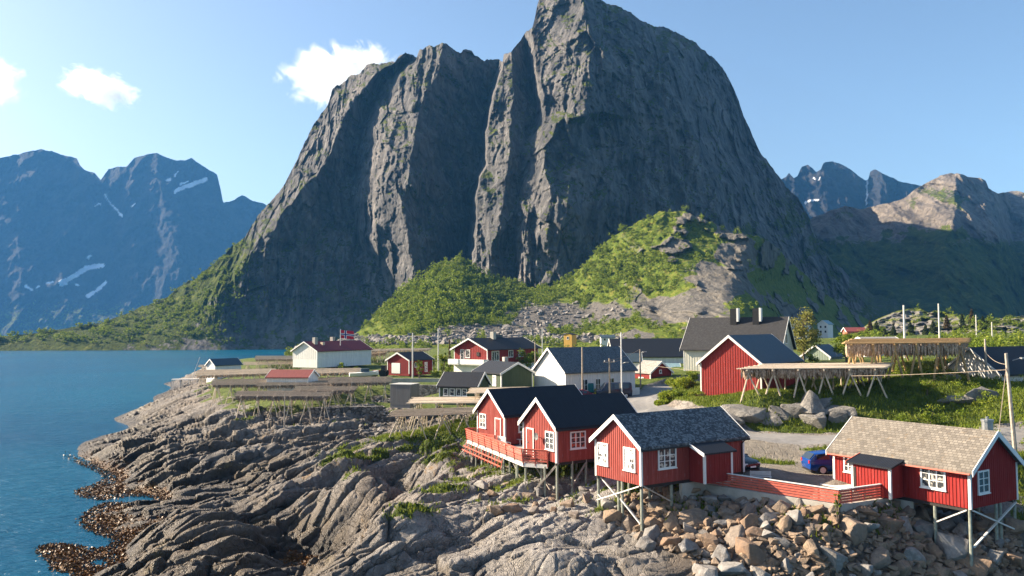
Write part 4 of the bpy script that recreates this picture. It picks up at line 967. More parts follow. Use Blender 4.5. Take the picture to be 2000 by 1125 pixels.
window(b, F['l'], 1.8, 1.8, 0.8, 0.9, 1, 1)
b, F, _ = house('hut', 'tiny white hut with dark green roof at the foot of the hill', 'hut', V3(PY(1174, 669, 330)), 0, 5.6, 4, 1.9, 1.0, 'whiteb', 'bluer', og=0.2, oe=0.2, batten=0, low=2, corner=False, barge=False)
window(b, F['f'], 1.5, 1.2, 0.7, 0.8, 1, 1); window(b, F['f'], 4, 1.2, 0.7, 0.8, 1, 1)

# plank clad box shed on the shore
e = thing('box_shed', 'weathered grey plank box shed with flat top by the gully', 'shed', V3(PY(762, 781, 106)), R(-20))
mb = MB().box(0, 0, -1.0, 2.9, 2.6, 1.95)
for k in range(16): mb.box(0.02 + k * 0.18, -0.03, -0.6, 0.15 + k * 0.18, 0.0, 1.9)
for k in range(14): mb.box(2.9, 0.02 + k * 0.18, -0.6, 2.93, 0.15 + k * 0.18, 1.9)
mb.build('wall', M['greyb'], e); MB().box(-0.08, -0.08, 1.955, 2.98, 2.68, 2.05).build('roof', simple('pale_lid', (0.42, 0.42, 0.40), 0.8), e)

# retaining walls
def mat_stonewall():
    m = NT('dry_stone'); o = m.coord('Object'); v = m.n('TexVoronoi', {'Vector': o, 'Scale': 2.2}); f = m.n('SeparateColor', {'Color': v.outputs['Color']}).outputs[0]
    e = m.n('TexVoronoi', {'Vector': o, 'Scale': 2.2}, feature='DISTANCE_TO_EDGE')
    c = m.ramp(f, [(0.2, (0.10, 0.095, 0.09)), (0.8, (0.28, 0.26, 0.24))])
    c = m.mix(m.ramp(e.outputs['Distance'], [(0.0, 0.8), (0.09, 0.0)]), c, (0.02, 0.02, 0.02))
    return m.done(c, 0.9, m.bump(m.ramp(e.outputs['Distance'], [(0, 0), (0.12, 1)]), 0.12, 0.9))
M['stone'] = mat_stonewall()
a = V3(PZ(760, 752, 6.9)); b_ = V3(PZ(905, 757, 6.9)); 
def wall_run(name, a, b, z0, z1, th, mat, label, cat):
    mid = (a + b) / 2; L = (b - a).length; ang = math.atan2(b.y - a.y, b.x - a.x)
    o = MB().box(-L / 2, -th / 2, z0 - mid.z, L / 2, th / 2, z1 - mid.z).build(name, mat); o.location = mid; o.rotation_euler = (0, 0, ang)
    return setp(o, label, cat)
wall_run('stone_wall', V3(PZ(806, 770, 5.6)), V3(PZ(890, 772, 5.6)), 4.4, 7.1, 0.8, M['stone'], 'dark dry stone retaining wall beside the plank box shed', 'wall')
wall_run('concrete_wall', V3(PZ(758, 748, 6.7)), V3(PZ(890, 749, 6.7)), 6.2, 7.5, 0.25, M['concrete'], 'low pale concrete parapet running along the lawn edge', 'wall')
wall_run('stone_wall', V3(PZ(600, 805, 4.8)), V3(PZ(748, 800, 4.9)), 3.4, 5.4, 0.9, M['stone'], 'long grey stone terrace wall under the frontmost fish racks', 'wall')

# eaves gutters and downpipes on the front cabins
for cb, L_, h_, side in ((c1, 8.4, 2.42, 0), (c2, 7.3, 2.43, 0), (c3, 8.85, 2.33, 0), (c4, 8.75, 2.14, 0)):
    g_ = MB().tube([(-0.2, -0.36, h_ - 0.22), (L_ + 0.2, -0.36, h_ - 0.2)], 0.055, 8).build('gutter', M['dark'] if cb is not c4 else M['rail'], cb)
    if cb is not c4: MB().tube([(L_ - 0.25, -0.34, h_ - 0.24), (L_ - 0.25, -0.06, h_ - 0.5), (L_ - 0.25, -0.06, 0.0)], 0.035, 6).build('downpipe', M['dark'], g_)

# ------------------------------------------------------------ deck between the two black roofed cabins
deck = thing('deck', 'red railed timber deck on posts in front of the two black roofed cabins', 'deck', V3(PZ(1022, 903, 6.55)))
dz = 6.55; o3 = deck.location
def dl(px, py, z=0.0):
    p = V3(PZ(px, py, dz)) - o3; return Vector((p.x, p.y, z))
c2g = lambda y, x=0.0: (c2.matrix_basis @ Vector((x, y, 0)) if False else (Matrix.Translation(c2.location) @ Matrix.Rotation(R(AX), 4, 'Z')) @ Vector((x, y, 0))) - o3
c1g = lambda y, x=0.0: (Matrix.Translation(c1.location) @ Matrix.Rotation(R(AX), 4, 'Z')) @ Vector((x, y, 0)) - o3
f0 = Vector((0, 0, 0)); f1 = dl(912, 858); g0 = c2g(0.9, -0.12); g1 = c2g(4.2, -0.1); h0 = c2g(4.3, 3.4); h1 = c1g(-0.1, 1.6); k0 = c1g(-0.1, -0.1); k1 = c1g(4.4, -0.1)
poly = [f0, g0, g1, h0, h1, k0, k1, f1]
pl = [Vector((p.x, p.y, -0.12)) for p in poly]
MB().prism(pl, (0, 0, 0.09)).build('decking', M['decking'], deck)
fas = MB()
for a_, b_ in ((f1, f0), (f0, g0), (k1, f1)): fas.beam(Vector((a_.x, a_.y, -0.18)), Vector((b_.x, b_.y, -0.18)), 0.06, 0.24)
fas.build('fascia', M['brace'], deck)
def rails(a, b, hgt=0.95, lean=0.0, nposts=None):
    d = b - a; n_ = nposts or max(2, int(d.length / 1.5) + 1); out = Vector((d.y, -d.x, 0)).normalized() * lean
    mb = MB()
    for k in range(5):
        z = 0.16 + k * (hgt - 0.2) / 4; q = out * (z / hgt)
        mb.beam(Vector((a.x, a.y, z)) + q, Vector((b.x, b.y, z)) + q, 0.035, 0.115)
    mb.beam(Vector((a.x, a.y, hgt)) + out, Vector((b.x, b.y, hgt)) + out, 0.12, 0.04)
    r_ = mb.build('railing', M['rail'], deck)
    for k in range(n_):
        p = a + d * (k / (n_ - 1)); MB().beam(Vector((p.x, p.y, -0.2)), Vector((p.x, p.y, hgt)) + out, 0.08).build('rail_post', M['rail'], r_)
rails(f1, f0, 0.9, 0.12, 9); rails(f0, Vector((g0.x, g0.y, 0)), 0.95, 0, 3); rails(k1 + (f1 - k1) * 0.02, f1, 0.95, 0, 3)
mid_ = f1 + (f0 - f1) * 0.24; rails(mid_, mid_ + (k0 - f1) * 0.42, 0.9, 0, 3)
# raking struts below the front edge
st = MB(); nn = 13
for k in range(nn):
    p = f1 + (f0 - f1) * ((k + 0.3) / nn * 0.74); q = f1 + (f0 - f1) * ((k + 0.3) / nn * 0.74 + 0.05)
    off = Vector((-0.40, -0.26, 0))
    st.beam(Vector((p.x, p.y, -0.08)) + off * 0.2, Vector((q.x, q.y, -0.95)) + off * 1.2, 0.05)
for zz in (-0.5, -0.8):
    p = f1; q = f1 + (f0 - f1) * 0.72; off = Vector((-0.40, -0.26, 0)) * (0.2 - zz)
    st.beam(Vector((p.x, p.y, zz)) + off, Vector((q.x, q.y, zz)) + off, 0.04, 0.09)
st.build('outer_struts', M['rail'], deck)
for k in range(9):
    p = f1 + (f0 - f1) * ((k + 0.15) / 8.2) + Vector((0.2, 0.12, 0)); stilt(deck, p.x, p.y, -0.15, r=0.075)
for k in range(5):
    p = k1 + (g1 - k1) * (k / 4.0) + Vector((-0.4, -0.2, 0)); stilt(deck, p.x, p.y, -0.15, r=0.075)
stilt(deck, g0.x - 0.2, g0.y - 0.1, -0.15, r=0.075)
p = f1 + (f0 - f1) * 0.06; brace(deck, (p.x + 0.1, p.y, -0.2), (p.x - 1.9, p.y - 0.4, -2.3), 'wood')
for k in (2, 4, 6):
    p = f1 + (f0 - f1) * ((k + 0.15) / 8.2); q = f1 + (f0 - f1) * ((k + 0.8) / 8.2); brace(deck, (p.x + 0.3, p.y, -0.2), (q.x + 0.9, q.y, -2.0), 'wood', 0.09)

def furniture():
    t = thing('garden_table', 'pale slatted garden table on the railed deck nearer the cabin door', 'table', o3, R(AX + 90), 'tables on the deck')
    mb = MB()
    for k in range(5): mb.box(-0.7, -0.36 + k * 0.15, 0.70, 0.7, -0.24 + k * 0.15, 0.735)
    mb.build('tabletop', M['palewood'], t)
    for x in (-0.6, 0.6):
        for y in (-0.3, 0.3): MB().box(x - 0.03, y - 0.03, 0, x + 0.03, y + 0.03, 0.699).build('leg', M['palewood'], t)
    c = thing('garden_bench', 'pale slatted bench on the railed deck', 'bench', o3, R(AX + 90), 'pale benches on the deck')
    mb = MB()
    for k in range(3): mb.box(-0.6, -0.2 + k * 0.14, 0.42, 0.6, -0.09 + k * 0.14, 0.45)
    mb.build('seat', M['brace'], c); mb = MB()
    for k in range(3): mb.box(-0.6, 0.22, 0.52 + k * 0.13, 0.6, 0.25, 0.62 + k * 0.13)
    mb.build('backrest', M['brace'], c)
    for x in (-0.55, 0.55):
        MB().box(x - 0.03, -0.2, 0, x + 0.03, -0.14, 0.419).build('leg', M['brace'], c); MB().box(x - 0.03, 0.25, 0, x + 0.03, 0.30, 0.9).build('leg', M['brace'], c)
    return t, c
tb, bn = furniture()
def on_deck(px, py): return V3(PZ(px, py, dz - 0.02))
tb.location = on_deck(999, 866); t2 = copy_tree(tb); t2.location = on_deck(982, 857); t2['label'] = 'pale slatted garden table at the far half of the railed deck'
bl = ['pale slatted bench beside the deck table, facing the sea', 'pale slatted bench with its back to the black roofed cabin', 'pale slatted bench at the far deck table', 'pale slatted bench near the red deck railing']
for i, ((px, py), rz) in enumerate(zip(((1012, 868), (994, 853), (966, 856), (986, 874)), (AX - 90, AX - 90, AX + 90, AX + 90))):
    q = bn if i == 0 else copy_tree(bn); q.location = on_deck(px, py); q.rotation_euler = (0, 0, R(rz)); q['label'] = bl[i]

# ------------------------------------------------------------ red slatted fence, its footing, bench and steps
A = V3(PZ(1377, 944, 6.05)); B = V3(PZ(1640, 985, 5.85)); C = V3(PZ(1735, 971, 5.85))
fe = thing('slat_fence', 'red horizontal slat fence with white top rail on a concrete footing', 'fence', A)
for a_, b_ in ((A, B), (B, C)):
    a2, b2 = a_ - A, b_ - A; mb = MB(); d = (b2 - a2)
    for k in range(5): mb.beam(a2 + Vector((0, 0, 0.1 + k * 0.155)), b2 + Vector((0, 0, 0.1 + k * 0.155)), 0.03, 0.115)
    sp = mb.build('slat_panel', M['rail'], fe)
    MB().beam(a2 + Vector((0, 0, 0.83)), b2 + Vector((0, 0, 0.83)), 0.13, 0.045).build('top_rail', M['white'], fe)
    n_ = int(d.length / 1.3) + 1; side = Vector((-d.y, d.x, 0)).normalized() * 0.055
    for k in range(n_ + 1):
        p = a2 + d * (k / n_) + side; MB().beam(p + Vector((0, 0, 0.0)), p + Vector((0, 0, 0.8)), 0.075).build('post', M['rail'], fe)
for a_, b_, l in ((A, B, 'long concrete footing under the red slat fence'), (B, C, 'short concrete footing under the end of the red fence')):
    mid = (a_ + b_) / 2; L = (b_ - a_).length; dx = b_ - a_
    o = MB().box(-L / 2 - 0.1, -0.14, -1.2, L / 2 + 0.1, 0.14, -0.02).build('fence_footing', M['concrete']); o.location = mid; o.rotation_euler = (0, -math.asin((dx.z) / L), math.atan2(dx.y, dx.x)); setp(o, l, 'wall')
wbn = copy_tree(bn); wbn.location = V3(PZ(1486, 938, 6.1)); wbn.rotation_euler = (0, 0, R(-12)); wbn.scale = (1.1, 0.8, 0.62); wbn['label'] = 'white bench standing behind the red slat fence in shade'; del wbn['group']
dk = thing('doorstep', 'pale boarded doorstep platform before the tiled cabin porch', 'platform', c4.location + Vector((0, 0, 0.12)), R(-58.4))
mb = MB()
for k in range(8): mb.box(0.05, -1.5 + k * 0.18, 0, 2.15, -1.34 + k * 0.18, 0.05)
mb.build('boards', M['brace'], dk); MB().box(0.05, -1.5, -0.4, 2.15, -1.44, -0.005).build('skirt', M['brace'], dk)

# ------------------------------------------------------------ fish drying racks
FISH = NT('dried_fish'); _o = FISH.pos((1, 1, 1)); _n = FISH.noise(_o, 5.0, 4, 0.7)
FISH = FISH.done(FISH.ramp(_n, [(0.3, (0.16, 0.11, 0.08)), (0.5, (0.38, 0.28, 0.20)), (0.68, (0.62, 0.50, 0.39))]), 0.7)
FISHG = NT('grey_dried_fish'); _o = FISHG.pos((1, 1, 1)); _n = FISHG.noise(_o, 4.0, 4, 0.7)
FISHG = FISHG.done(FISHG.ramp(_n, [(0.3, (0.10, 0.08, 0.065)), (0.55, (0.24, 0.19, 0.15)), (0.75, (0.44, 0.36, 0.29))]), 0.8)


def fish_mesh(name, anchors, mat, ln=(0.45, 0.8), wd=(0.10, 0.2)):
    n = len(anchors); a = np.asarray(anchors); rg = np.random.default_rng(n)
    L = ln[0] * 0.5 + (ln[1] - ln[0] * 0.5) * rg.random(n) ** 0.8; Wd = rg.uniform(*wd, n); th = rg.uniform(0, 2 * np.pi, n); c, s = np.cos(th), np.sin(th); sw = rg.normal(0, 0.06, (n, 2))
    prof = [(0.0, 0.25), (0.35, 1.0), (0.75, 0.75), (1.0, 0.12)]
    V = np.zeros((n, 16, 3), np.float32)
    for i, (t, wf) in enumerate(prof):
        cx = a[:, 0] + sw[:, 0] * t; cy = a[:, 1] + sw[:, 1] * t; cz = a[:, 2] - L * t; hw = Wd * wf / 2
        for j, (ux, uy) in enumerate(((1, 0), (0, 0.4), (-1, 0), (0, -0.4))):
            V[:, i * 4 + j, 0] = cx + hw * (ux * c - uy * s); V[:, i * 4 + j, 1] = cy + hw * (ux * s + uy * c); V[:, i * 4 + j, 2] = cz
    f = []
    for i in range(3):
        for j in range(4): f.append((i * 4 + j, i * 4 + (j + 1) % 4, (i + 1) * 4 + (j + 1) % 4, (i + 1) * 4 + j))
    f.append((3, 2, 1, 0)); f.append((12, 13, 14, 15))
    F = (np.asarray(f)[None] + np.arange(n)[:, None, None] * 16).reshape(-1, 4)
    return face_mesh(name, V.reshape(-1, 3), F, mat)


def rack(label, c, z, wood='wood', fish=0, fmat=None, fwd=(0.10, 0.2), legs=4, aframe=True, spacing=0.28, seed=1, pr=0.045, flabel=None, over=0.5, boards=False, legr=0.055, fln=(0.35, 0.65), tilt=0.0):
    """c: four photo pixels of the top's corners (front left, front right, back right, back left) at height z"""
    rg = random.Random(seed)
    P = [V3(PZ(px, py, z)) for px, py in c]
    fl, fr, br, bl = P; base = (fl + fr) / 2
    e = thing('drying_rack', label, 'fish rack', (base.x, base.y, gz(base.x, base.y)), 0, 'fish drying racks')
    O = e.location.copy(); lz = z - O.z
    depth = max((bl - fl).length, (br - fr).length); n = max(4, int(depth / spacing))
    mb = MB()
    for k in range(n + 1):
        t = k / n; a = fl.lerp(bl, t) - O; b = fr.lerp(br, t) - O; d = (b - a).normalized() * over
        j = lambda: Vector((0, 0, rg.uniform(-0.04, 0.05)))
        w_ = pr * 2 * (rg.uniform(2.0, 2.9) if boards else rg.uniform(0.8, 1.3))
        mb.beam(a - d * rg.uniform(0.2, 1.0) + j(), b + d * rg.uniform(0.2, 1.0) + j(), w_, pr * 1.6)
    mb.build('top_poles', M[wood], e)
    mc = MB(); nb = max(2, int((fr - fl).length / 2.4) + 1); hub = []
    for k in range(nb):
        s = (k + 0.25) / (nb - 0.5); a = fl.lerp(fr, s) - O; b = bl.lerp(br, s) - O; a.z -= pr * 2.2; b.z -= pr * 2.2
        mc.beam(a + (a - b).normalized() * 0.4, b + (b - a).normalized() * 0.4, 0.12); hub.append((a, b))
    mc.build('cross_beams', M[wood], e)
    for k, (a, b) in enumerate(hub):
        nr = max(2, min(legs, int((b - a).length / 3.0) + 2))
        for q in range(nr):
            t = q / (nr - 1); p = a.lerp(b, t)
            if aframe and (k % 2 == 0 or q == 0):
                u = (fr - fl).normalized() * rg.uniform(0.6, 1.0); u.z = 0
                for sgn in (-1, 1):
                    foot = p + u * sgn + Vector((rg.uniform(-0.2, 0.2), rg.uniform(-0.25, 0.1), 0)); w_ = foot + O
                    foot.z = gz(w_.x, w_.y) - O.z - 0.3
                    if foot.z < p.z - 0.3: MB().tube([foot, p + Vector((-u.x * sgn * 0.15, 0, 0.05))], legr * 1.15, 6, legr * 0.85).build('leg', M['palewood' if wood == 'greywood' else wood], e)
            else:
                w_ = p + O; zb = gz(w_.x, w_.y) - O.z - 0.3
                if zb < p.z - 0.3: MB().tube([(p.x + rg.uniform(-0.1, 0.1), p.y, zb), p], legr * 1.1, 6, legr * 0.9).build('leg', M['palewood' if wood == 'greywood' else wood], e)
    if fish:
        an = []
        for k in range(int(fish * (1.7 if fmat is FISHG else 1.8))):
            t = rg.random() ** 2.2 * 0.95 if rg.random() < 0.75 else rg.random(); s = rg.random(); t = round(t * n) / n
            p = fl.lerp(fr, s).lerp(bl.lerp(br, s), t); an.append((p.x + rg.uniform(-0.05, 0.05), p.y + rg.uniform(-0.05, 0.05), z - 0.03))
        f = fish_mesh('hanging_fish', an, fmat or FISH, fln, fwd); setp(f, flabel or ('dried fish hanging in rows under the ' + label.split(' rack')[0] + ' rack'), 'dried fish', 'stuff')
    return e

M['polewood'] = simple('yellowish_timber', (0.42, 0.28, 0.13), 0.85, 0.3, 4)
# left point
rack('brown fish laden rack farthest out, level with the maroon roofed building', [(500, 702), (655, 701), (665, 695), (502, 695)], 8.4, 'wood', 900, FISHG, seed=1, spacing=0.6, flabel='dried fish hanging from the long back rack beside the maroon roof')
rack('long thin pale rack reaching past the maroon roofed building to the garage', [(690, 686), (836, 683), (842, 680), (690, 682)], 10.0, 'palewood', 700, FISH, seed=2, spacing=0.8, flabel='pale dried fish under the long thin rack behind the garage')
rack('pale rack hung with fish just in front of the maroon roofed building', [(622, 696), (752, 689), (756, 685), (622, 691)], 9.0, 'palewood', 900, FISH, seed=22, spacing=0.7, fln=(0.6, 1.1), flabel='pale fish curtain below the maroon roofed building')
rack('bare pale rack next to the white boathouse', [(478, 713), (575, 711), (575, 706), (478, 707)], 7.2, 'palewood', 0, seed=3, spacing=0.5)
rack('tiny bare pale rack against the white boathouse wall', [(390, 717), (450, 717), (452, 713), (390, 713)], 6.8, 'palewood', 0, seed=4, spacing=0.6)
rack('pale fish laden rack at the seaward edge of the grassy point', [(384, 734), (533, 729), (536, 720), (390, 723)], 7.7, 'palewood', 700, FISH, seed=5, spacing=0.45, flabel='pale dried fish under the seaward rack')
rack('pale fish laden rack behind the dull maroon shed roof', [(588, 730), (700, 727), (702, 719), (590, 720)], 8.0, 'palewood', 700, FISH, seed=6, spacing=0.5, flabel='dried fish under the rack behind the maroon roofed shed')
rack('narrow grey rack left of the low maroon roofed shed', [(416, 752), (512, 751), (516, 740), (418, 741)], 7.4, 'greywood', 450, FISHG, seed=7, spacing=0.7, flabel='grey dried fish under the rack left of the low shed')
rack('grey fish laden rack directly before the low maroon roofed shed', [(508, 753), (645, 750), (650, 738), (512, 740)], 7.6, 'greywood', 800, FISHG, seed=8, spacing=0.7, flabel='grey dried fish under the rack before the low shed')
rack('grey fish laden rack right beside the plank box shed', [(646, 748), (760, 746), (762, 736), (646, 737)], 7.9, 'greywood', 700, FISHG, seed=9, spacing=0.7, flabel='grey dried fish under the rack beside the plank box shed')
rack('grey fish laden rack behind the tall pole, second row', [(576, 765), (690, 762), (696, 751), (580, 753)], 7.4, 'greywood', 650, FISHG, seed=10, spacing=0.7, flabel='grey dried fish under the second row rack')
rack('frontmost grey fish laden rack on long splayed legs above bare rock', [(462, 774), (640, 774), (645, 763), (466, 764)], 7.3, 'greywood', 1000, FISHG, seed=11, spacing=0.65, flabel='grey dried fish under the frontmost rack')
# middle
rack('bare pale rack with boarded top between gully and cabin', [(800, 788), (945, 786), (957, 775), (812, 777)], 8.3, 'palewood', 0, seed=12, spacing=0.3, boards=True)
rack('bare grey rack on crossed legs at the edge of the gully', [(764, 814), (916, 808), (930, 795), (778, 800)], 7.9, 'greywood', 0, seed=13, spacing=0.35)
rack('bare pale rack stretched in front of the green cabin', [(918, 768), (1062, 766), (1072, 756), (925, 758)], 9.0, 'palewood', 0, seed=14, spacing=0.35, boards=True, aframe=False)
# right hand mound
rack('broad pale topped rack hung with fish beside the red barn', [(1448, 721), (1722, 719.5), (1738, 708.5), (1500, 711)], 12.1, 'palewood', 1400, FISH, seed=15, spacing=0.26, boards=True, legs=3, legr=0.075, flabel='dried fish hanging under the broad rack beside the red barn', fln=(0.5, 1.0), fwd=(0.14, 0.28))
rack('tall rack of thick yellowish posts loaded with fish on the upper mound', [(1652, 671), (1885, 669.5), (1890, 660.5), (1668, 662)], 14.2, 'polewood', 1300, FISH, seed=16, spacing=0.4, boards=True, legs=3, aframe=True, legr=0.11, flabel='thick bunches of dried fish under the tall rack', fln=(0.7, 1.5), fwd=(0.18, 0.34))

# ------------------------------------------------------------ poles, wires, flag
def pole(label, px, ytop, Y, zb=None, r=0.11, mat='wood', name='utility_pole', arm=0, lamp=False, lean=0.0, group='utility poles in the village'):
    t = V3(PY(px, ytop, Y)); g_ = gz(t.x, t.y) if zb is None else zb
    e = thing(name, label, 'pole', (t.x + lean, t.y, g_), 0, group)
    MB().tube([(0, 0, -0.4), (-lean, 0, t.z - g_)], r, 8, r * 0.7).build('shaft', M[mat], e)
    h = t.z - g_
    if arm:
        MB().box(-arm - lean, -0.05, h - 0.5, arm - lean, 0.05, h - 0.4).build('crossarm', M['greywood'], e)
        for s in (-0.85, 0, 0.85): MB().tube([(s * arm - lean, 0, h - 0.4), (s * arm - lean, 0, h - 0.22)], 0.05, 6).build('insulator', M['white'], e)
    if lamp:
        l = MB().tube([(0, 0, h * lamp), (0.5, -0.3, h * lamp + 0.2)], 0.035, 6).build('lamp_arm', M['metal'], e)
        MB().box(0.4, -0.5, h * lamp + 0.12, 0.85, -0.2, h * lamp + 0.24).build('lamp_head', M['metal'], l)
    return Vector((t.x, t.y, t.z))
T = {}
T['a'] = pole('leaning timber pole with lamp behind the tiled cabin chimney', 1965, 690, 60, r=0.16, lamp=0.93, lean=0.45)
T['b'] = pole('white lamp post rising before the white barn end', 1213, 649, 104, r=0.1, mat='white', lamp=0.52)
T['c'] = pole('short grey pole with wires at the white barn corner', 1190, 700, 102, r=0.13, mat='greywood', arm=0.7)
T['d'] = pole('grey timber pole against the white barn roof', 1137, 678, 103, r=0.13, mat='greywood')
T['e'] = pole('pole with small lamp between white barn and red shed', 1250, 682, 114, r=0.11, mat='greywood', lamp=0.9)
T['f'] = pole('tall pale pole beside the red garage', 806, 650, 150, r=0.15, mat='brace')
T['g'] = pole('tall pale pole between garage and red house', 856, 641, 175, r=0.15, mat='brace')
T['h'] = pole('thin pole right of the red house', 1045, 667, 140, r=0.12, mat='greywood')
T['i'] = pole('thin pale pole at the scree foot above the red house', 1059, 640, 200, r=0.13, mat='brace')
T['j'] = pole('tall pale pole behind the tall drying rack', 1765, 596, 125, r=0.2, mat='brace')
T['k'] = pole('slim pale pole behind the right end of the tall rack', 1833, 593, 135, r=0.16, mat='brace')
T['l'] = pole('pole before the black roofed house on the mound', 1924, 662, 86, r=0.13, mat='wood')
T['m'] = pole('thin pole among conifers on the rocky hill', 1906, 615, 190, r=0.14, mat='brace')
T['n'] = pole('short thin pole on the bushy slope by the picture edge', 1937, 629, 190, r=0.13, mat='brace')
T['o'] = pole('tall thin pole standing on bare rock before the front racks', 556, 768, 99, r=0.09, mat='wood')
def wire(label, a, b, sag=0.6, r=0.02):
    pts = [a.lerp(b, k / 12) - Vector((0, 0, sag * 4 * (k / 12) * (1 - k / 12))) for k in range(13)]
    o = MB().tube(pts, r, 5).build('overhead_wire', M['greywood']); setp(o, label, 'wire', None, 'overhead wires')
wire('overhead wire from the short barn pole to the lamp post', T['c'] - Vector((0, 0, 0.25)), T['b'] - Vector((0, 0, 3.4)), 0.2)
wire('overhead wire from the short barn pole past the red shed', T['c'] - Vector((0.5, 0, 0.25)), T['e'], 0.3)
wire('upper overhead wire across the red barn to the leaning pole', T['e'] - Vector((0, 0, 0.3)) + Vector((0, -6, -1.6)), T['a'] - Vector((0, 0, 1.2)), 0.9)
wire('overhead wire from the leaning pole to the mound pole', T['a'] - Vector((0, 0, 0.8)), T['l'] - Vector((0, 0, 1.4)), 0.3)
wire('guy wire running down from the leaning pole', T['a'] - Vector((0, 0, 0.9)), Vector((T['a'].x - 1.6, T['a'].y - 1, 6.6)), 0.0, 0.025)
ft = V3(PY(665, 643, 205)); fg = gz(ft.x, ft.y)
fp = thing('flagpole', 'white flagpole flying a red cross flag above the maroon roof', 'flagpole', (ft.x, ft.y, fg))
MB().tube([(0, 0, -0.3), (0, 0, ft.z - fg)], 0.12, 8, 0.08).build('shaft', M['white'], fp)
hh = ft.z - fg; nf = 12
fm = NT('flag_cloth'); tc = fm.coord('UV'); sx = fm.n('SeparateXYZ', {'Vector': tc})
def band(sock, c, w_): return fm.math('LESS_THAN', fm.math('ABSOLUTE', fm.math('SUBTRACT', sock, c)), w_)
wh = fm.math('MAXIMUM', band(sx.outputs['X'], 0.36, 0.09), band(sx.outputs['Y'], 0.5, 0.125)); bl_ = fm.math('MAXIMUM', band(sx.outputs['X'], 0.36, 0.045), band(sx.outputs['Y'], 0.5, 0.0625))
fc = fm.mix(bl_, fm.mix(wh, (0.55, 0.02, 0.05), (0.8, 0.8, 0.8)), (0.01, 0.03, 0.2)); fmat = fm.done(fc, 0.8)
me = bpy.data.meshes.new('flag'); vs = []; 
for j in range(2):
    for i in range(nf + 1):
        u = i / nf; vs.append((0.1 + u * 3.2, 0.25 * math.sin(u * 7) * u, hh - 0.2 - (1 - j) * 2.0 - 0.35 * u))
me.from_pydata(vs, [], [(i, i + 1, nf + 2 + i, nf + 1 + i) for i in range(nf)]); uv = me.uv_layers.new()
for pgon in me.polygons:
    for li in pgon.loop_indices:
        vi = me.loops[li].vertex_index; uv.data[li].uv = ((vi % (nf + 1)) / nf, vi // (nf + 1))
me.materials.append(fmat); fo = bpy.data.objects.new('flag', me); COL.objects.link(fo); fo.parent = fp; fo.modifiers.new('s', 'SOLIDIFY').thickness = 0.02

# ------------------------------------------------------------ vehicles
def paint(name, c): 
    m = NT(name); n = m.noise(m.coord('Object'), 3.0, 4); return m.done(m.ramp(n, [(0.3, tuple(v * 0.85 for v in c)), (0.7, c)]), 0.22, None, Coat_Weight=0.25, Coat_Roughness=0.1, Specular_IOR_Level=0.3)
TYRE = simple('tyre_rubber', (0.02, 0.02, 0.02), 0.85); RIM = simple('alloy_rim', (0.5, 0.51, 0.53), 0.3, 0.1, 5, Metallic=0.1)
LAMP = simple('red_tail_lamp', (0.45, 0.02, 0.02), 0.2); HEAD = simple('clear_head_lamp', (0.7, 0.72, 0.75), 0.1); TRIM = simple('black_trim', (0.02, 0.02, 0.022), 0.5)


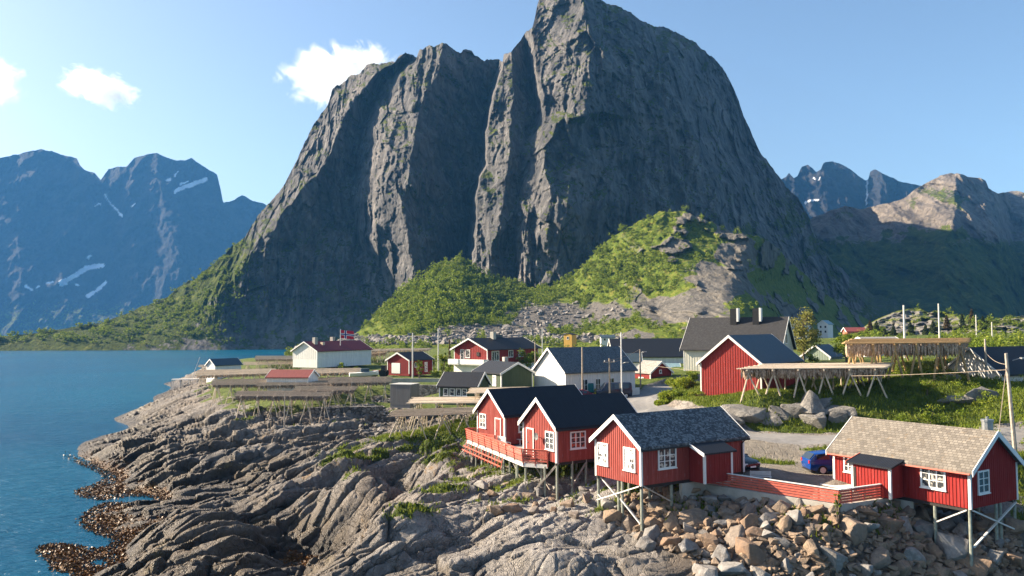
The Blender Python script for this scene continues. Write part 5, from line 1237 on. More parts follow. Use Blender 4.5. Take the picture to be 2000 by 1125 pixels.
def car(name, label, loc, rz, col, kind='estate', L=4.4, W=1.78, H=1.48):
    """nose towards local +x"""
    e = thing(name, label, 'car', loc, rz)
    hx = L / 2
    if kind == 'van':
        st = [(-hx, .45, .95, 1.0, .80), (-hx + .05, .30, 1.05, 1.75, .95), (-hx + .25, .26, 1.1, H * 1.0, 1), (0.2, .25, 1.1, H, 1), (0.95, .25, 1.08, H * .98, 1), (1.55, .26, 1.05, 1.12, 1), (hx - .1, .3, .95, .98, .97), (hx, .42, .8, .84, .86)]
        cab = [(2, 3), (3, 4)]; front = (4, 5); rear = (1, 2)
    else:
        st = [(-hx, .48, .80, .84, .80), (-hx + .06, .34, .92, 1.02, .93), (-hx + .42, .26, .98, H * .93, 1), (-0.75, .22, .96, H * 1.0, 1), (0.05, .22, .94, H * .99, 1), (0.55, .22, .92, H * .90, 1), (1.18, .23, .90, .95, 1), (hx - .35, .26, .82, .85, .97), (hx - .05, .36, .70, .72, .90), (hx, .44, .62, .64, .80)]
        cab = [(2, 3), (3, 4), (4, 5)]; front = (5, 6); rear = (1, 2)
    prof = []
    for x, zl, zb, zr, wf in st:
        w = W / 2 * wf; wr = w * (0.76 if zr > zb + 0.2 else 0.93)
        prof.append([(x, 0, zl), (x, w * .86, zl), (x, w * .99, (zl + zb) / 2), (x, w * .95, zb), (x, wr, zr - 0.03), (x, wr * .6, zr + 0.015), (x, 0, zr + 0.03)])
    ring = [p + [(a, -b, c) for a, b, c in p[-2:0:-1]] for p in prof]
    n = len(ring[0]); mb = MB(); vs = [v for r_ in ring for v in r_]
    fs = [(i * n + k, i * n + (k + 1) % n, (i + 1) * n + (k + 1) % n, (i + 1) * n + k) for i in range(len(ring) - 1) for k in range(n)]
    fs += [tuple(range(n)), tuple((len(ring) - 1) * n + k for k in range(n))]
    mb.add(vs, fs); body = mb.build('body', paint(name + '_paint', col), e, smooth=True)
    body.modifiers.new('b', 'BEVEL').width = 0.03; body.data.set_sharp_from_angle(angle=R(38))
    def lerp(a, b, t): return tuple(a[i] + (b[i] - a[i]) * t for i in range(3))
    def panel(nm, i, j, k0, k1, inset, sgn, mat):
        a, b, c, d = prof[i][k0], prof[j][k0], prof[j][k1], prof[i][k1]
        q = [lerp(lerp(a, b, u), lerp(d, c, u), v) for u, v in ((inset, .12), (1 - inset, .12), (1 - inset, .9), (inset, .9))]
        q = [Vector((x, y * sgn, z)) for x, y, z in q]; nrm_ = (q[1] - q[0]).cross(q[3] - q[0]).normalized()
        if nrm_.y * sgn < 0: nrm_.negate()
        MB().prism([p + nrm_ * 0.006 for p in q], nrm_ * 0.008).build(nm, M['glass'] if mat is None else mat, e)
    for i, j in cab:
        for s in (-1, 1): panel('side_window', i, j, 3, 4, 0.07, s, None)
    for nm, (i, j) in (('windshield', front), ('rear_window', rear)):
        a, b = prof[i][4], prof[j][4]
        q = [Vector((a[0], -a[1] * .9, a[2])), Vector((a[0], a[1] * .9, a[2])), Vector((b[0], b[1] * .9, b[2])), Vector((b[0], -b[1] * .9, b[2]))]
        nn_ = (q[1] - q[0]).cross(q[2] - q[0]).normalized()
        if nn_.z < 0: nn_.negate()
        q = [p + nn_ * 0.045 for p in q]; MB().prism(q, nn_ * 0.01).build(nm, M['glass'], e)
    for s in (-1, 1):
        for x in (-hx + 0.85, hx - 0.9):
            y = s * (W / 2 - 0.10)
            wv = MB().tube([(x, y - 0.10, 0.32), (x, y + 0.12, 0.32)], 0.32, 18).build('wheel', TYRE, e)
            MB().tube([(x, y + s * 0.09, 0.32), (x, y + s * 0.135, 0.32)], 0.20, 14).build('rim', RIM, wv)
        MB().box(hx - 0.16, s * W * .36 - .16, .58, hx - 0.02, s * W * .36 + .12, .72).build('headlight', HEAD, e)
        MB().box(-hx - 0.005, s * W * .36 - .1, .74, -hx + 0.12, s * W * .36 + .1, .95).build('tail_light', LAMP, e)
        MB().box(.62, s * W / 2 - .02 if s > 0 else s * W / 2 - .16, .95, .80, s * W / 2 + .16 if s > 0 else s * W / 2 + .02, 1.08).build('wing_mirror', TRIM, e)
    MB().box(hx - 0.03, -0.26, .42, hx + 0.012, .26, .53).build('number_plate', M['white'], e)
    MB().box(-hx + .1, -W * .42, .2, hx - .1, W * .42, .3).build('underbody', TRIM, e)
    return e
car('parked_car', 'bright blue estate car parked beside the tiled cabin', (22.15, 56.55, gz(22.1, 56.5)), R(2), (0.004, 0.045, 0.23))
fc = Vector((16.0, 55.1, 0)); ax = Vector((0.533, -0.846, 0)); cc = fc - ax * 2.15
car('parked_car', 'black car with its nose showing past the slate roofed cabin', (cc.x, cc.y, gz(cc.x, cc.y)), math.atan2(ax.y, ax.x), (0.012, 0.014, 0.02), 'saloon', 4.3, 1.72, 1.38)
p = V3(PZ(1197, 776, 7.05)); car('parked_van', 'dark blue grey van parked by the white barn wall', (p.x, p.y, gz(p.x, p.y)), R(188), (0.025, 0.035, 0.07), 'van', 4.7, 1.85, 1.95)
p = V3(PZ(1136, 781, 7.0)); car('parked_car', 'dark red hatchback parked under the green trailer', (p.x, p.y, gz(p.x, p.y)), R(10), (0.16, 0.012, 0.03), 'estate', 3.9, 1.7, 1.45)
# teal trailer box
p = V3(PZ(1128, 776, 7.0)); e = thing('box_trailer', 'teal tarpaulin covered trailer beside the white barn', 'trailer', (p.x, p.y + 1.6, gz(p.x, p.y + 1.6)), R(8))
mb = MB().box(-2.1, -0.95, 0.7, 2.1, 0.95, 1.9); mb.build('tarpaulin', simple('teal_tarpaulin', (0.02, 0.16, 0.17), 0.5), e, bevel=0.12); MB().box(-2.1, -0.9, 0.5, 2.1, 0.9, 0.69).build('chassis', TRIM, e)
for x in (-0.5, 0.5):
    for s in (-1, 1): MB().tube([(x, s * 0.8, 0.32), (x, s * 0.98, 0.32)], 0.32, 14).build('wheel', TYRE, e)
# small red tractor beside the garage
p = V3(PY(743, 729, 158)); e = thing('tractor', 'small red tractor standing left of the garage', 'tractor', (p.x, p.y, gz(p.x, p.y)), R(170))
MB().box(-0.3, -0.35, 0.6, 1.5, 0.35, 1.25).build('bonnet', paint('tractor_red', (0.35, 0.03, 0.02)), e, bevel=0.06); MB().box(-1.1, -0.6, 1.0, -0.3, 0.6, 2.2).build('cab', TRIM, e, bevel=0.05)
for x, r_ in ((-0.7, 0.7), (1.2, 0.42)):
    for s in (-1, 1): MB().tube([(x, s * 0.6, r_), (x, s * 0.95, r_)], r_, 16).build('wheel', TYRE, e)
# boat pulled up on the grass
p = V3(PY(711, 722, 148)); e = thing('rowing_boat', 'white motor boat laid up on the grass among racks', 'boat', (p.x, p.y, gz(p.x, p.y) + 0.5), R(15))
hull = MB(); rr = []
for i in range(9):
    t = i / 8; x = -2.6 + 5.2 * t; w = 1.0 * (1 - max(0, (t - 0.45) / 0.55) ** 2) ** 0.5 if t < 1 else 0.02; w = max(w, 0.03); sh = 0.75 + 0.35 * t * t
    rr.append([(x, 0, 0.0 + 0.35 * t ** 4), (x, w * .7, .22 + .3 * t ** 4), (x, w, sh), (x, 0, sh + 0.05), (x, -w, sh), (x, -w * .7, .22 + .3 * t ** 4)])
hull.add([v for r_ in rr for v in r_], [(i * 6 + k, i * 6 + (k + 1) % 6, (i + 1) * 6 + (k + 1) % 6, (i + 1) * 6 + k) for i in range(8) for k in range(6)] + [tuple(range(6)), tuple(48 + k for k in range(6))])
hull.build('hull', M['white'], e, smooth=False); MB().box(-0.6, -0.5, 0.85, 0.9, 0.5, 1.5).build('wheelhouse', M['bluer'], e, bevel=0.08)
# slipway trestle at the seaward tip
p = V3(PZ(362, 742, 3.2)); e = thing('landing_stage', 'spindly white timber landing stage at the tip of the point', 'landing stage', (p.x, p.y, 0), R(10))
MB().box(-3.2, -1.0, 3.3, 3.2, 1.0, 3.45).build('planks', M['brace'], e)
for x in (-3, -1, 1, 3):
    for s in (-0.9, 0.9): MB().tube([(x + 0.3 * (x / 3), s, -0.8), (x, s, 3.3)], 0.09, 6).build('leg', M['brace'], e)
MB().tube([(1.5, 0, 3.4), (3.4, 0.4, 9.0)], 0.07, 6).build('derrick', M['brace'], e)

# ------------------------------------------------------------ boulders
def mat_boulder():
    m = NT('boulder_stone'); oi = m.n('ObjectInfo'); o = m.coord('Object')
    base = m.ramp(oi.outputs['Random'], [(0.0, (0.25, 0.16, 0.105)), (0.35, (0.32, 0.23, 0.155)), (0.58, (0.26, 0.205, 0.16)), (0.66, (0.22, 0.212, 0.205)), (0.85, (0.29, 0.28, 0.268)), (1.0, (0.36, 0.345, 0.32))])
    n = m.noise(o, 2.2, 8, 0.68, 0.4); f = m.noise(o, 9.0, 6, 0.72)
    c = m.mix(m.ramp(n, [(0.35, 0.65), (0.6, 0.0)]), base, (0.12, 0.10, 0.085)); c = m.mix(m.ramp(f, [(0.58, 0.0), (0.72, 0.55)]), c, (0.42, 0.39, 0.35))
    return m.done(c, 0.9, m.bump(m.math('ADD', n, m.math('MULTIPLY', f, 0.5)), 0.12, 0.9))
MBOULD = mat_boulder()


def boulder_mesh(seed, npt=16, sub=2):
    rg = np.random.default_rng(seed); bm = bmesh.new()
    v = rg.normal(size=(npt, 3)); v /= np.linalg.norm(v, axis=1)[:, None]; v *= rg.uniform(0.8, 1.08, (npt, 1)); v *= np.array([1.0, rg.uniform(0.65, 0.95), rg.uniform(0.55, 0.85)])
    for p in v: bm.verts.new(p)
    r = bmesh.ops.convex_hull(bm, input=bm.verts[:])
    bmesh.ops.delete(bm, geom=[g for g in r['geom_interior'] if isinstance(g, bmesh.types.BMVert)], context='VERTS')
    bmesh.ops.dissolve_limit(bm, angle_limit=R(14), verts=bm.verts[:], edges=bm.edges[:])
    bmesh.ops.bevel(bm, geom=bm.edges[:], offset=0.045, segments=2, affect='EDGES', profile=0.6)
    bmesh.ops.triangulate(bm, faces=bm.faces[:])
    bmesh.ops.subdivide_edges(bm, edges=[e for e in bm.edges if e.calc_length() > 0.3], cuts=2, use_grid_fill=True)
    bmesh.ops.triangulate(bm, faces=bm.faces[:])
    co = np.array([w_.co[:] for w_ in bm.verts]); d = fbm(co[:, 0] * 1.6 + seed, co[:, 1] * 1.6, co[:, 2] * 1.6 + 0.37, 4) * 0.06
    bm.normal_update()
    for w_, k in zip(bm.verts, d): w_.co += w_.normal * float(k)
    me = bpy.data.meshes.new('boulder'); bm.to_mesh(me); bm.free()
    me.polygons.foreach_set('use_smooth', np.full(len(me.polygons), True, bool)); me.set_sharp_from_angle(angle=R(32)); me.materials.append(MBOULD); return me
BM = [boulder_mesh(100 + k, 11 + k % 6) for k in range(14)]
rb = random.Random(5)


def put_boulder(x, y, z, s, label=None, group=None, mi=None, sc=None, rot=None, mat=None):
    o = bpy.data.objects.new('boulder', BM[rb.randrange(len(BM)) if mi is None else mi]); COL.objects.link(o)
    o.location = (x, y, z); sx = sc or (rb.uniform(0.8, 1.25), rb.uniform(0.8, 1.15), rb.uniform(0.75, 1.1)); o.scale = tuple(s * k for k in sx)
    o.rotation_euler = rot or (rb.uniform(-0.5, 0.5), rb.uniform(-0.5, 0.5), rb.uniform(0, 6.28))
    setp(o, label, 'boulder', None, group); return o

# named big ones first: (px, py, half width in px, label)
BIG = [(1665, 1038, 36, 'huge dark brown boulder low in the rip-rap below the red fence corner'), (1740, 1025, 32, 'pale wedge shaped boulder leaning beside the huge brown one'), (1780, 1085, 40, 'big reddish brown boulder at the foot of the rip-rap'), (1630, 1085, 40, 'broad dark grey slab boulder with a knobbly top'),
       (1462, 1000, 24, 'pointed tan boulder just under the concrete footing'), (1530, 1028, 27, 'blocky light brown boulder in mid slope'), (1466, 1075, 40, 'big pale grey granite boulder at the toe of the slope'), (1410, 1085, 26, 'tall upright tan boulder beside the pale granite one'),
       (1265, 1068, 27, 'large brown boulder at the foot of the corner stilt'), (1230, 1025, 26, 'pale grey boulder lying under the crossed white braces'), (1306, 1003, 17, 'rounded whitish boulder beside the cabin stilts'), (1345, 1050, 28, 'flat topped tan boulder left of the upright one'),
       (1505, 1045, 22, 'white streaked grey boulder in the middle of the pile'), (1580, 1070, 24, 'brown boulder with split face near the slope middle'), (1855, 1065, 42, 'long low brown slab under the tiled cabin stilts'), (1690, 1000, 24, 'grey block boulder under the short fence footing'),
       (1540, 1100, 30, 'rounded tan boulder at the bottom edge of the rip-rap'), (1330, 970, 17, 'blue grey boulder in shade under the slate roofed cabin'), (1595, 1015, 20, 'triangular brown boulder near the dry grass below the fence'), (1900, 1100, 34, 'dark shaded boulder beside the tall tiled cabin stilt')]
placed = []
for px, py, hw, lab in BIG:
    lo, hi = 40.0, 60.0       # walk the sight line until it meets the ground
    for _ in range(40):
        md = (lo + hi) / 2; q = PY(px, py, md)
        if q[2] > gz(q[0], q[1]) + 0.15: lo = md
        else: hi = md
    q = PY(px, py, lo); s = hw / FPX * lo * 1.08
    put_boulder(q[0], q[1], q[2] - 0.05, s, lab, None); placed.append((q[0], q[1], s))
cand = 0; cnt = [0, 0, 0]
def ray_ground(px, py, a=40.0, b=70.0):
    lo, hi = a, b
    for _ in range(26):
        md = (lo + hi) / 2; q = PY(px, py, md)
        if q[2] > gz(q[0], q[1]): lo = md
        else: hi = md
    return PY(px, py, lo), lo
RIP = [(1185, 985), (1260, 962), (1340, 950), (1440, 965), (1560, 985), (1640, 1000), (1735, 985), (1800, 975), (1900, 1000), (1990, 1040), (2010, 1140), (1375, 1140), (1350, 1095), (1265, 1058), (1195, 1020)]
def inside(px, py, poly):
    c = False; n = len(poly)
    for i in range(n):
        (x1, y1), (x2, y2) = poly[i], poly[(i + 1) % n]
        if (y1 > py) != (y2 > py) and px < (x2 - x1) * (py - y1) / (y2 - y1) + x1: c = not c
    return c
for tier, (smin, smax, tries, over) in enumerate(((0.66, 1.05, 1800, 0.58), (0.44, 0.64, 3000, 0.56), (0.28, 0.42, 5000, 0.54))):
    for _ in range(tries):
        if sum(cnt) > 238: break
        px = rb.uniform(1185, 2005); py = rb.uniform(950, 1135)
        if not inside(px, py, RIP): continue
        q, d = ray_ground(px, py); s = rb.uniform(smin, smax) * (1.0 if py > 1010 else 0.72)
        if any((q[0] - a) ** 2 + (q[1] - b) ** 2 < ((s + r) * over) ** 2 for a, b, r in placed): continue
        placed.append((q[0], q[1], s)); cnt[tier] += 1
        put_boulder(q[0], q[1], q[2] + s * 0.22, s, ('angular brown and grey boulder packed in the rip-rap slope', 'medium angular stone wedged between rip-rap boulders', 'small loose stone filling gaps in the rip-rap slope')[tier], ('large rip-rap boulders', 'medium rip-rap stones', 'small rip-rap stones')[tier])
# smallest stones between them
FILL = []
for _ in range(5000):
    px = rb.uniform(1185, 2005); py = rb.uniform(950, 1135)
    if inside(px, py, RIP) and len(FILL) < 1800: q, d = ray_ground(px, py); FILL.append(np.array(q))
# loose rocks under the deck and dark cabins
for k in range(26):
    px = rb.uniform(930, 1160); py = rb.uniform(935, 1005)
    q, d = ray_ground(px, py, 45, 75); s = rb.uniform(0.25, 0.7)
    put_boulder(q[0], q[1], q[2] + s * 0.1, s, 'grey loose rock lying under the deck and black roofed cabins', 'rocks under the deck')
for px, py, s, lab in ((1122, 1012, 0.55, 'lone pale boulder perched on the smooth slab by the grass'), (1000, 995, 0.8, 'dark grey boulder at the foot of the deck posts')):
    q, d = ray_ground(px, py, 42, 70); put_boulder(q[0], q[1], q[2] + 0.1, s, lab)
# rock outcrops of the grassy mound
for i, (px, py, hw, hh, lab) in enumerate(((1463, 815, 38, 24, 'broad pale rock face in the mound bank by the road, left'), (1526, 816, 26, 28, 'pointed pale rock standing in the mound bank by the road'), (1590, 800, 36, 24, 'shaded rock face in the bank below the broad rack'), (1592, 828, 30, 16, 'low pale rock at the road edge below the mound'), (1632, 812, 30, 22, 'blue grey shaded boulder right end of the bank rocks'), (1875, 792, 26, 18, 'grey rock in the shaded slope under the tall rack'), (1925, 780, 30, 20, 'grey rock in the dark slope near the leaning pole'), (1610, 790, 26, 14, 'grey rock under the legs of the broad rack'), (1860, 742, 20, 7, 'flat grey rock at the foot of the tall rack posts'), (1495, 822, 26, 20, 'squat grey rock filling the gap between the first two bank rocks'), (1560, 812, 28, 22, 'cracked grey rock between the pointed rock and the shaded face'), (1655, 822, 24, 16, 'small grey rock closing the right end of the bank rocks'), (1440, 826, 22, 14, 'low grey rock nearest the slate roofed cabin ridge'))):
    q, d = ray_ground(px, py, 58, 100); s = hw / FPX * d
    put_boulder(q[0], q[1] + s * 0.45, q[2] + s * 0.1, s * 1.6, lab, None, (i * 3) % 14, (1.0, 0.8, min(hh / hw, 0.8) * 1.05), (0.15, 0.1, 0.6 * i))
MOUT = NT('outcrop_stone'); _o = MOUT.coord('Object'); _n = MOUT.noise(_o, 1.8, 8, 0.7, 0.5); _f = MOUT.noise(_o, 7.0, 6, 0.72)
MOUT = MOUT.done(MOUT.mix(MOUT.ramp(_f, [(0.35, 0.6), (0.55, 0.0)]), MOUT.ramp(_n, [(0.3, (0.15, 0.143, 0.135)), (0.6, (0.29, 0.275, 0.25)), (0.75, (0.24, 0.20, 0.13))]), (0.12, 0.11, 0.10)), 0.9, MOUT.bump(MOUT.math('ADD', _n, _f), 0.25, 1.0))
for o_ in [q_ for q_ in COL.objects if q_.name.startswith('boulder')][-13:]:
    o_.material_slots[0].link = 'OBJECT'; o_.material_slots[0].material = MOUT
# blocks along the scree foot and rubble in the gully
def rubble(name, pts, smin, smax, label, cat, mat, nsrc=6):
    rg = np.random.default_rng(len(pts)); srcs = []
    for k in range(nsrc):
        me = BM[k]; v = np.zeros(len(me.vertices) * 3, np.float32); me.vertices.foreach_get('co', v)
        bm = bmesh.new(); bm.from_mesh(me); bmesh.ops.convex_hull(bm, input=bm.verts[:]); bm.free()
        rgk = np.random.default_rng(50 + k); b2 = bmesh.new(); w_ = rgk.normal(size=(10, 3)); w_ /= np.linalg.norm(w_, axis=1)[:, None]
        for p in w_ * np.array([1, 0.8, 0.7]): b2.verts.new(p)
        r = bmesh.ops.convex_hull(b2, input=b2.verts[:]); bmesh.ops.delete(b2, geom=[g_ for g_ in r['geom_interior'] if isinstance(g_, bmesh.types.BMVert)], context='VERTS'); bmesh.ops.triangulate(b2, faces=b2.faces[:])
        b2.verts.index_update(); srcs.append((np.array([x.co[:] for x in b2.verts]), np.array([[x.index for x in f.verts] for f in b2.faces]))); b2.free()
    V = []; F = []; off = 0
    for i, p in enumerate(pts):
        v, f = srcs[i % nsrc]; s = smin * (smax / smin) ** (rg.random() ** 2); a = rg.uniform(0, 6.28); c_, s_ = math.cos(a), math.sin(a)
        q = v * s * rg.uniform(0.75, 1.25, 3); q = np.stack([q[:, 0] * c_ - q[:, 1] * s_, q[:, 0] * s_ + q[:, 1] * c_, q[:, 2]], -1) + p; V.append(q); F.append(f + off); off += len(v)
    o = face_mesh(name, np.concatenate(V), np.concatenate(F), mat); return setp(o, label, cat, 'stuff')
MSC = NT('scree_stone'); _p = MSC.pos(); MSC = MSC.done(MSC.ramp(MSC.noise(_p, 0.5, 5, 0.8), [(0.3, (0.10, 0.095, 0.09)), (0.5, (0.20, 0.185, 0.17)), (0.7, (0.34, 0.31, 0.28))]), 0.9)
pts = []
nr_, nc_ = scr.shape
w8 = scr[:nh] * (0.15 + sst(640, 668, HY)); w8 = w8 / w8.sum(); ids = rng.choice(w8.size, 5200, p=w8.reshape(-1))
pts = PH[:nh].reshape(-1, 3)[ids] + rng.normal(0, 0.6, (len(ids), 3)) * [1, 1, 0.2]
rubble('scree', list(pts), 0.35, 2.6, 'grey scree and tumbled blocks at the foot of the slope', 'scree', MSC)
gp = []
for _ in range(260):
    px, py = rb.choice(((735, 815), (725, 840), (745, 790), (765, 800))); q, d = ray_ground(px + rb.uniform(-26, 26), py + rb.uniform(-16, 16), 60, 150); gp.append(np.array(q) + [0, 0, 0.1])
rubble('rubble', gp, 0.15, 0.6, 'blue grey rubble lying in the shaded gully', 'rubble', MSC)

rubble('rubble', [f + np.array([0, 0, 0.05]) for f in FILL], 0.14, 0.5, 'small brown stones filling the gaps of the rip-rap slope', 'rubble', MBOULD)

# ------------------------------------------------------------ vegetation
def mat_leaf(name, lo, mid, hi, sc=0.9):
    m = NT(name); p = m.pos(); n = m.noise(p, sc, 4, 0.7); oi = m.n('ObjectInfo')
    c = m.ramp(n, [(0.3, lo), (0.5, mid), (0.7, hi)])
    m.b.inputs['Specular IOR Level'].default_value = 0.2
    tr = m.n('BsdfTranslucent', {'Color': c}); mx = m.n('MixShader', {0: 0.35}); m.set(m.b.inputs['Base Color'], c); m.b.inputs['Roughness'].default_value = 0.7
    m.t.links.new(m.b.outputs[0], mx.inputs[1]); m.t.links.new(tr.outputs[0], mx.inputs[2]); m.t.links.new(mx.outputs[0], m.out.inputs['Surface']); return m.m
LEAF = mat_leaf('birch_leaves', (0.055, 0.095, 0.010), (0.16, 0.22, 0.018), (0.29, 0.29, 0.04))
LEAFY = mat_leaf('young_yellow_leaves', (0.10, 0.11, 0.02), (0.22, 0.22, 0.05), (0.36, 0.33, 0.10), 1.5)
CONIF = mat_leaf('spruce_needles', (0.016, 0.028, 0.010), (0.035, 0.052, 0.016), (0.075, 0.085, 0.025))
BROWNL = mat_leaf('brown_spruce_needles', (0.04, 0.028, 0.010), (0.08, 0.055, 0.02), (0.13, 0.09, 0.03))
BARK = simple('bark', (0.14, 0.11, 0.085), 0.9)


def leaf_quads(cent, size, rg, up=0.5):
    n = len(cent); a = rg.normal(size=(n, 3)); a /= np.linalg.norm(a, axis=1)[:, None]
    b = np.cross(a, rg.normal(size=(n, 3))); b /= np.linalg.norm(b, axis=1)[:, None]
    s = (size * rg.uniform(0.6, 1.3, n))[:, None] * 0.5
    V = np.stack([cent - a * s, cent - b * s * 0.6, cent + a * s, cent + b * s * 0.6], 1).reshape(-1, 3)
    return V, np.arange(4 * n).reshape(n, 4)


def clump_points(rg, n, w, h, kind):
    """leaf positions of one crown, base at z=0"""
    if kind == 'conifer':
        z = rg.random(n) ** 1.25; ang = rg.uniform(0, 6.283, n); tier = 0.75 + 0.25 * np.sin(z * h * 7 + ang * 2); r = w / 2 * (1 - z) ** 0.85 * tier * np.sqrt(rg.random(n)) * 1.05 + 0.04
        return np.stack([r * np.cos(ang), r * np.sin(ang), z * h - r * 0.18], -1)
    nb = max(6, int(10 + w * 3)); c = rg.normal(size=(nb, 3)); c /= np.linalg.norm(c, axis=1)[:, None]; c *= rg.random((nb, 1)) ** 0.45
    c = c * np.array([w * 0.40, w * 0.40, h * 0.36]) + np.array([0, 0, h * 0.55]); rad = rg.uniform(0.10, 0.24, nb) * w
    k = rg.integers(0, nb, n); d = rg.normal(size=(n, 3)); d /= np.linalg.norm(d, axis=1)[:, None]
    p = c[k] + d * (rad[k] * rg.random(n) ** 0.5)[:, None] * np.array([1, 1, 0.85]); p[:, 2] = np.maximum(p[:, 2], 0.03); return p


def plant(name, label, cat, loc, w, h, mat, kind='bush', n=900, size=0.16, group=None, seed=1, trunk=True):
    rg = np.random.default_rng(seed); e = thing(name, label, cat, loc, rg.uniform(0, 6), group)
    V, F = leaf_quads(clump_points(rg, n, w, h, kind), np.full(n, size), rg); face_mesh('crown', V, F, mat, e)
    mb = MB()
    if kind == 'conifer': mb.tube([(0, 0, -0.3), (0, 0, h * 0.95)], 0.03 * h, 6, 0.01)
    else:
        nt_ = 3 if kind == 'bush' else 1
        for k in range(nt_):
            a = 6.28 * k / nt_; bx, by = 0.12 * w * math.cos(a) * (nt_ > 1), 0.12 * w * math.sin(a) * (nt_ > 1)
            mb.tube([(bx * 0.3, by * 0.3, -0.3), (bx, by, h * 0.35), (bx * 2, by * 2, h * 0.75)], 0.018 * h + 0.02, 6, 0.012)
        if kind == 'tree':
            for k in range(9):
                a = k * 2.4; z0 = h * (0.25 + 0.05 * k); mb.tube([(0, 0, z0), (w * 0.2 * math.cos(a), w * 0.2 * math.sin(a), z0 + h * 0.14), (w * 0.38 * math.cos(a), w * 0.38 * math.sin(a), z0 + h * 0.22)], 0.012 * h, 5, 0.01)
    mb.build('trunk', BARK, e); return e


def at(px, py, Y, hgt=None): 
    p = V3(PY(px, py, Y)); return Vector((p.x, p.y, gz(p.x, p.y)))
def ptree(name, label, cat, px, ybase, ytop, wpx, Y, mat, **k):
    p = V3(PY(px, ybase, Y)); g_ = gz(p.x, p.y) if k.pop('snap', True) else p.z; top = PY(px, ytop, Y)[2]
    return plant(name, label, cat, (p.x, p.y, g_), wpx / FPX * Y, max(top - g_, 0.4), mat, **k)
ptree('birch_tree', 'airy yellow green birch beside the big cream house gable', 'tree', 1570, 705, 594, 80, 128, LEAFY, kind='tree', n=3000, size=0.36, seed=3)
ptree('birch_bush', 'dense green bush between the grey house and tall rack', 'bush', 1655, 705, 645, 56, 120, LEAF, n=1500, size=0.3, seed=4)
ptree('birch_bush', 'small green bush left of the grey house gable', 'bush', 1590, 712, 690, 30, 126, LEAF, n=500, size=0.25, seed=5)
ptree('leafy_bush', 'dark green bush on the grassy bank left of the barn', 'bush', 1325, 800, 760, 36, 90, LEAF, n=1600, size=0.16, seed=6)
ptree('leafy_bush', 'brownish bush at the barn corner posts', 'bush', 1368, 800, 778, 24, 86, BROWNL, n=700, size=0.13, seed=7)
ptree('leafy_bush', 'bright bush against the cream house corner', 'bush', 1352, 765, 720, 34, 108, LEAF, n=1200, size=0.2, seed=8)
ptree('young_tree', 'thin young tree in the shaded slope below the tall rack', 'tree', 1812, 800, 735, 44, 76, LEAF, kind='tree', n=900, size=0.16, seed=9)
ptree('young_tree', 'leafy shrub just behind the tiled roof ridge', 'tree', 1815, 845, 795, 30, 70, LEAF, n=700, size=0.15, seed=10)
ptree('garden_bush', 'rounded bush on the lawn right of the garage', 'bush', 851, 738, 722, 34, 150, LEAF, n=700, size=0.25, seed=11)
ptree('garden_bush', 'upright bush in front of the garage corner', 'bush', 819, 733, 702, 20, 150, LEAF, n=600, size=0.25, seed=12)
ptree('garden_tree', 'green tree between garage and red house', 'tree', 866, 728, 682, 24, 162, LEAF, n=900, size=0.3, seed=13)
ptree('garden_tree', 'small brown conifer between garage and red house', 'tree', 878, 690, 664, 14, 175, BROWNL, kind='conifer', n=500, size=0.3, seed=14)
ptree('garden_tree', 'dark bushy tree at the right end of the red house', 'tree', 1032, 720, 672, 44, 150, LEAF, n=1500, size=0.32, seed=15)
ptree('garden_bush', 'low bush left of the tall pole by the red house', 'bush', 846, 712, 690, 26, 168, LEAF, n=600, size=0.3, seed=16)
ptree('leafy_bush', 'sprig of green growing at the red fence corner', 'bush', 1636, 985, 950, 18, 46.4, LEAF, n=420, size=0.10, seed=17)
ptree('leafy_bush', 'bush beside the parked van', 'bush', 1163, 782, 757, 9, 104, LEAF, n=260, size=0.16, seed=18)

LEAFB = mat_leaf('bright_bank_leaves', (0.10, 0.15, 0.012), (0.22, 0.28, 0.02), (0.36, 0.36, 0.05), 1.5)
for i, (px, yb, yt, w_, Y, lb) in enumerate(((1308, 802, 764, 54, 92, 'bright yellow green shrub lowest on the bank beside the road'), (1338, 790, 738, 60, 96, 'bright green shrub in the middle of the bank left of the barn'), (1320, 775, 736, 50, 104, 'yellow green shrub high on the bank by the road bend'), (1356, 805, 768, 44, 88, 'dense green shrub at the front barn post'), (1292, 806, 782, 34, 90, 'low bright tuft of shrub at the road edge'))):
    ptree('bank_shrub', lb, 'bush', px, yb, yt, w_, Y, LEAFB if i != 3 else LEAF, n=3200, size=0.18, seed=70 + i, group='shrubs on the bank')

# rocky hill on the right
KS = [(1640, 668), (1680, 652), (1700, 640), (1722, 622), (1742, 611), (1772, 603), (1800, 603), (1815, 612), (1830, 607), (1862, 613), (1878, 622), (1905, 628), (1930, 626), (1960, 622), (2000, 617), (2060, 620), (2150, 630), (2300, 645)]
ku = np.linspace(1640, 2300, 420); ks = np.interp(ku, [p[0] for p in KS], [p[1] for p in KS]) + fbm(ku / 14, 1.1, 0, 3) * 1.6
nk = 110; tk = np.linspace(1, 0, nk); KY = ks[None] + (690 - ks[None]) * tk[:, None]; KX = np.repeat(ku[None], nk, 0)
KD = 190 + (690 - KY) * 1.7 + fbm(KX / 30, KY / 12, 0, 4) * 9 - (ridged(KX / 55, KY / 16, 0, 3) - 0.9) * 12
PK = PY(KX, KY, KD); kb = []
for dd, fall in ((2, -0.2), (12, -2), (40, -12), (90, -30)):
    q = PK[-1].copy(); q[:, 1] += dd; q[:, 2] = np.maximum(q[:, 2] + fall, 0); kb.append(q)
PK = np.concatenate([PK, np.array(kb)], 0); kn = fbm(PK[..., 0] / 14, PK[..., 2] / 4, PK[..., 1] / 30, 4)
kgr = np.clip(0.62 + 0.9 * kn, 0, 1)
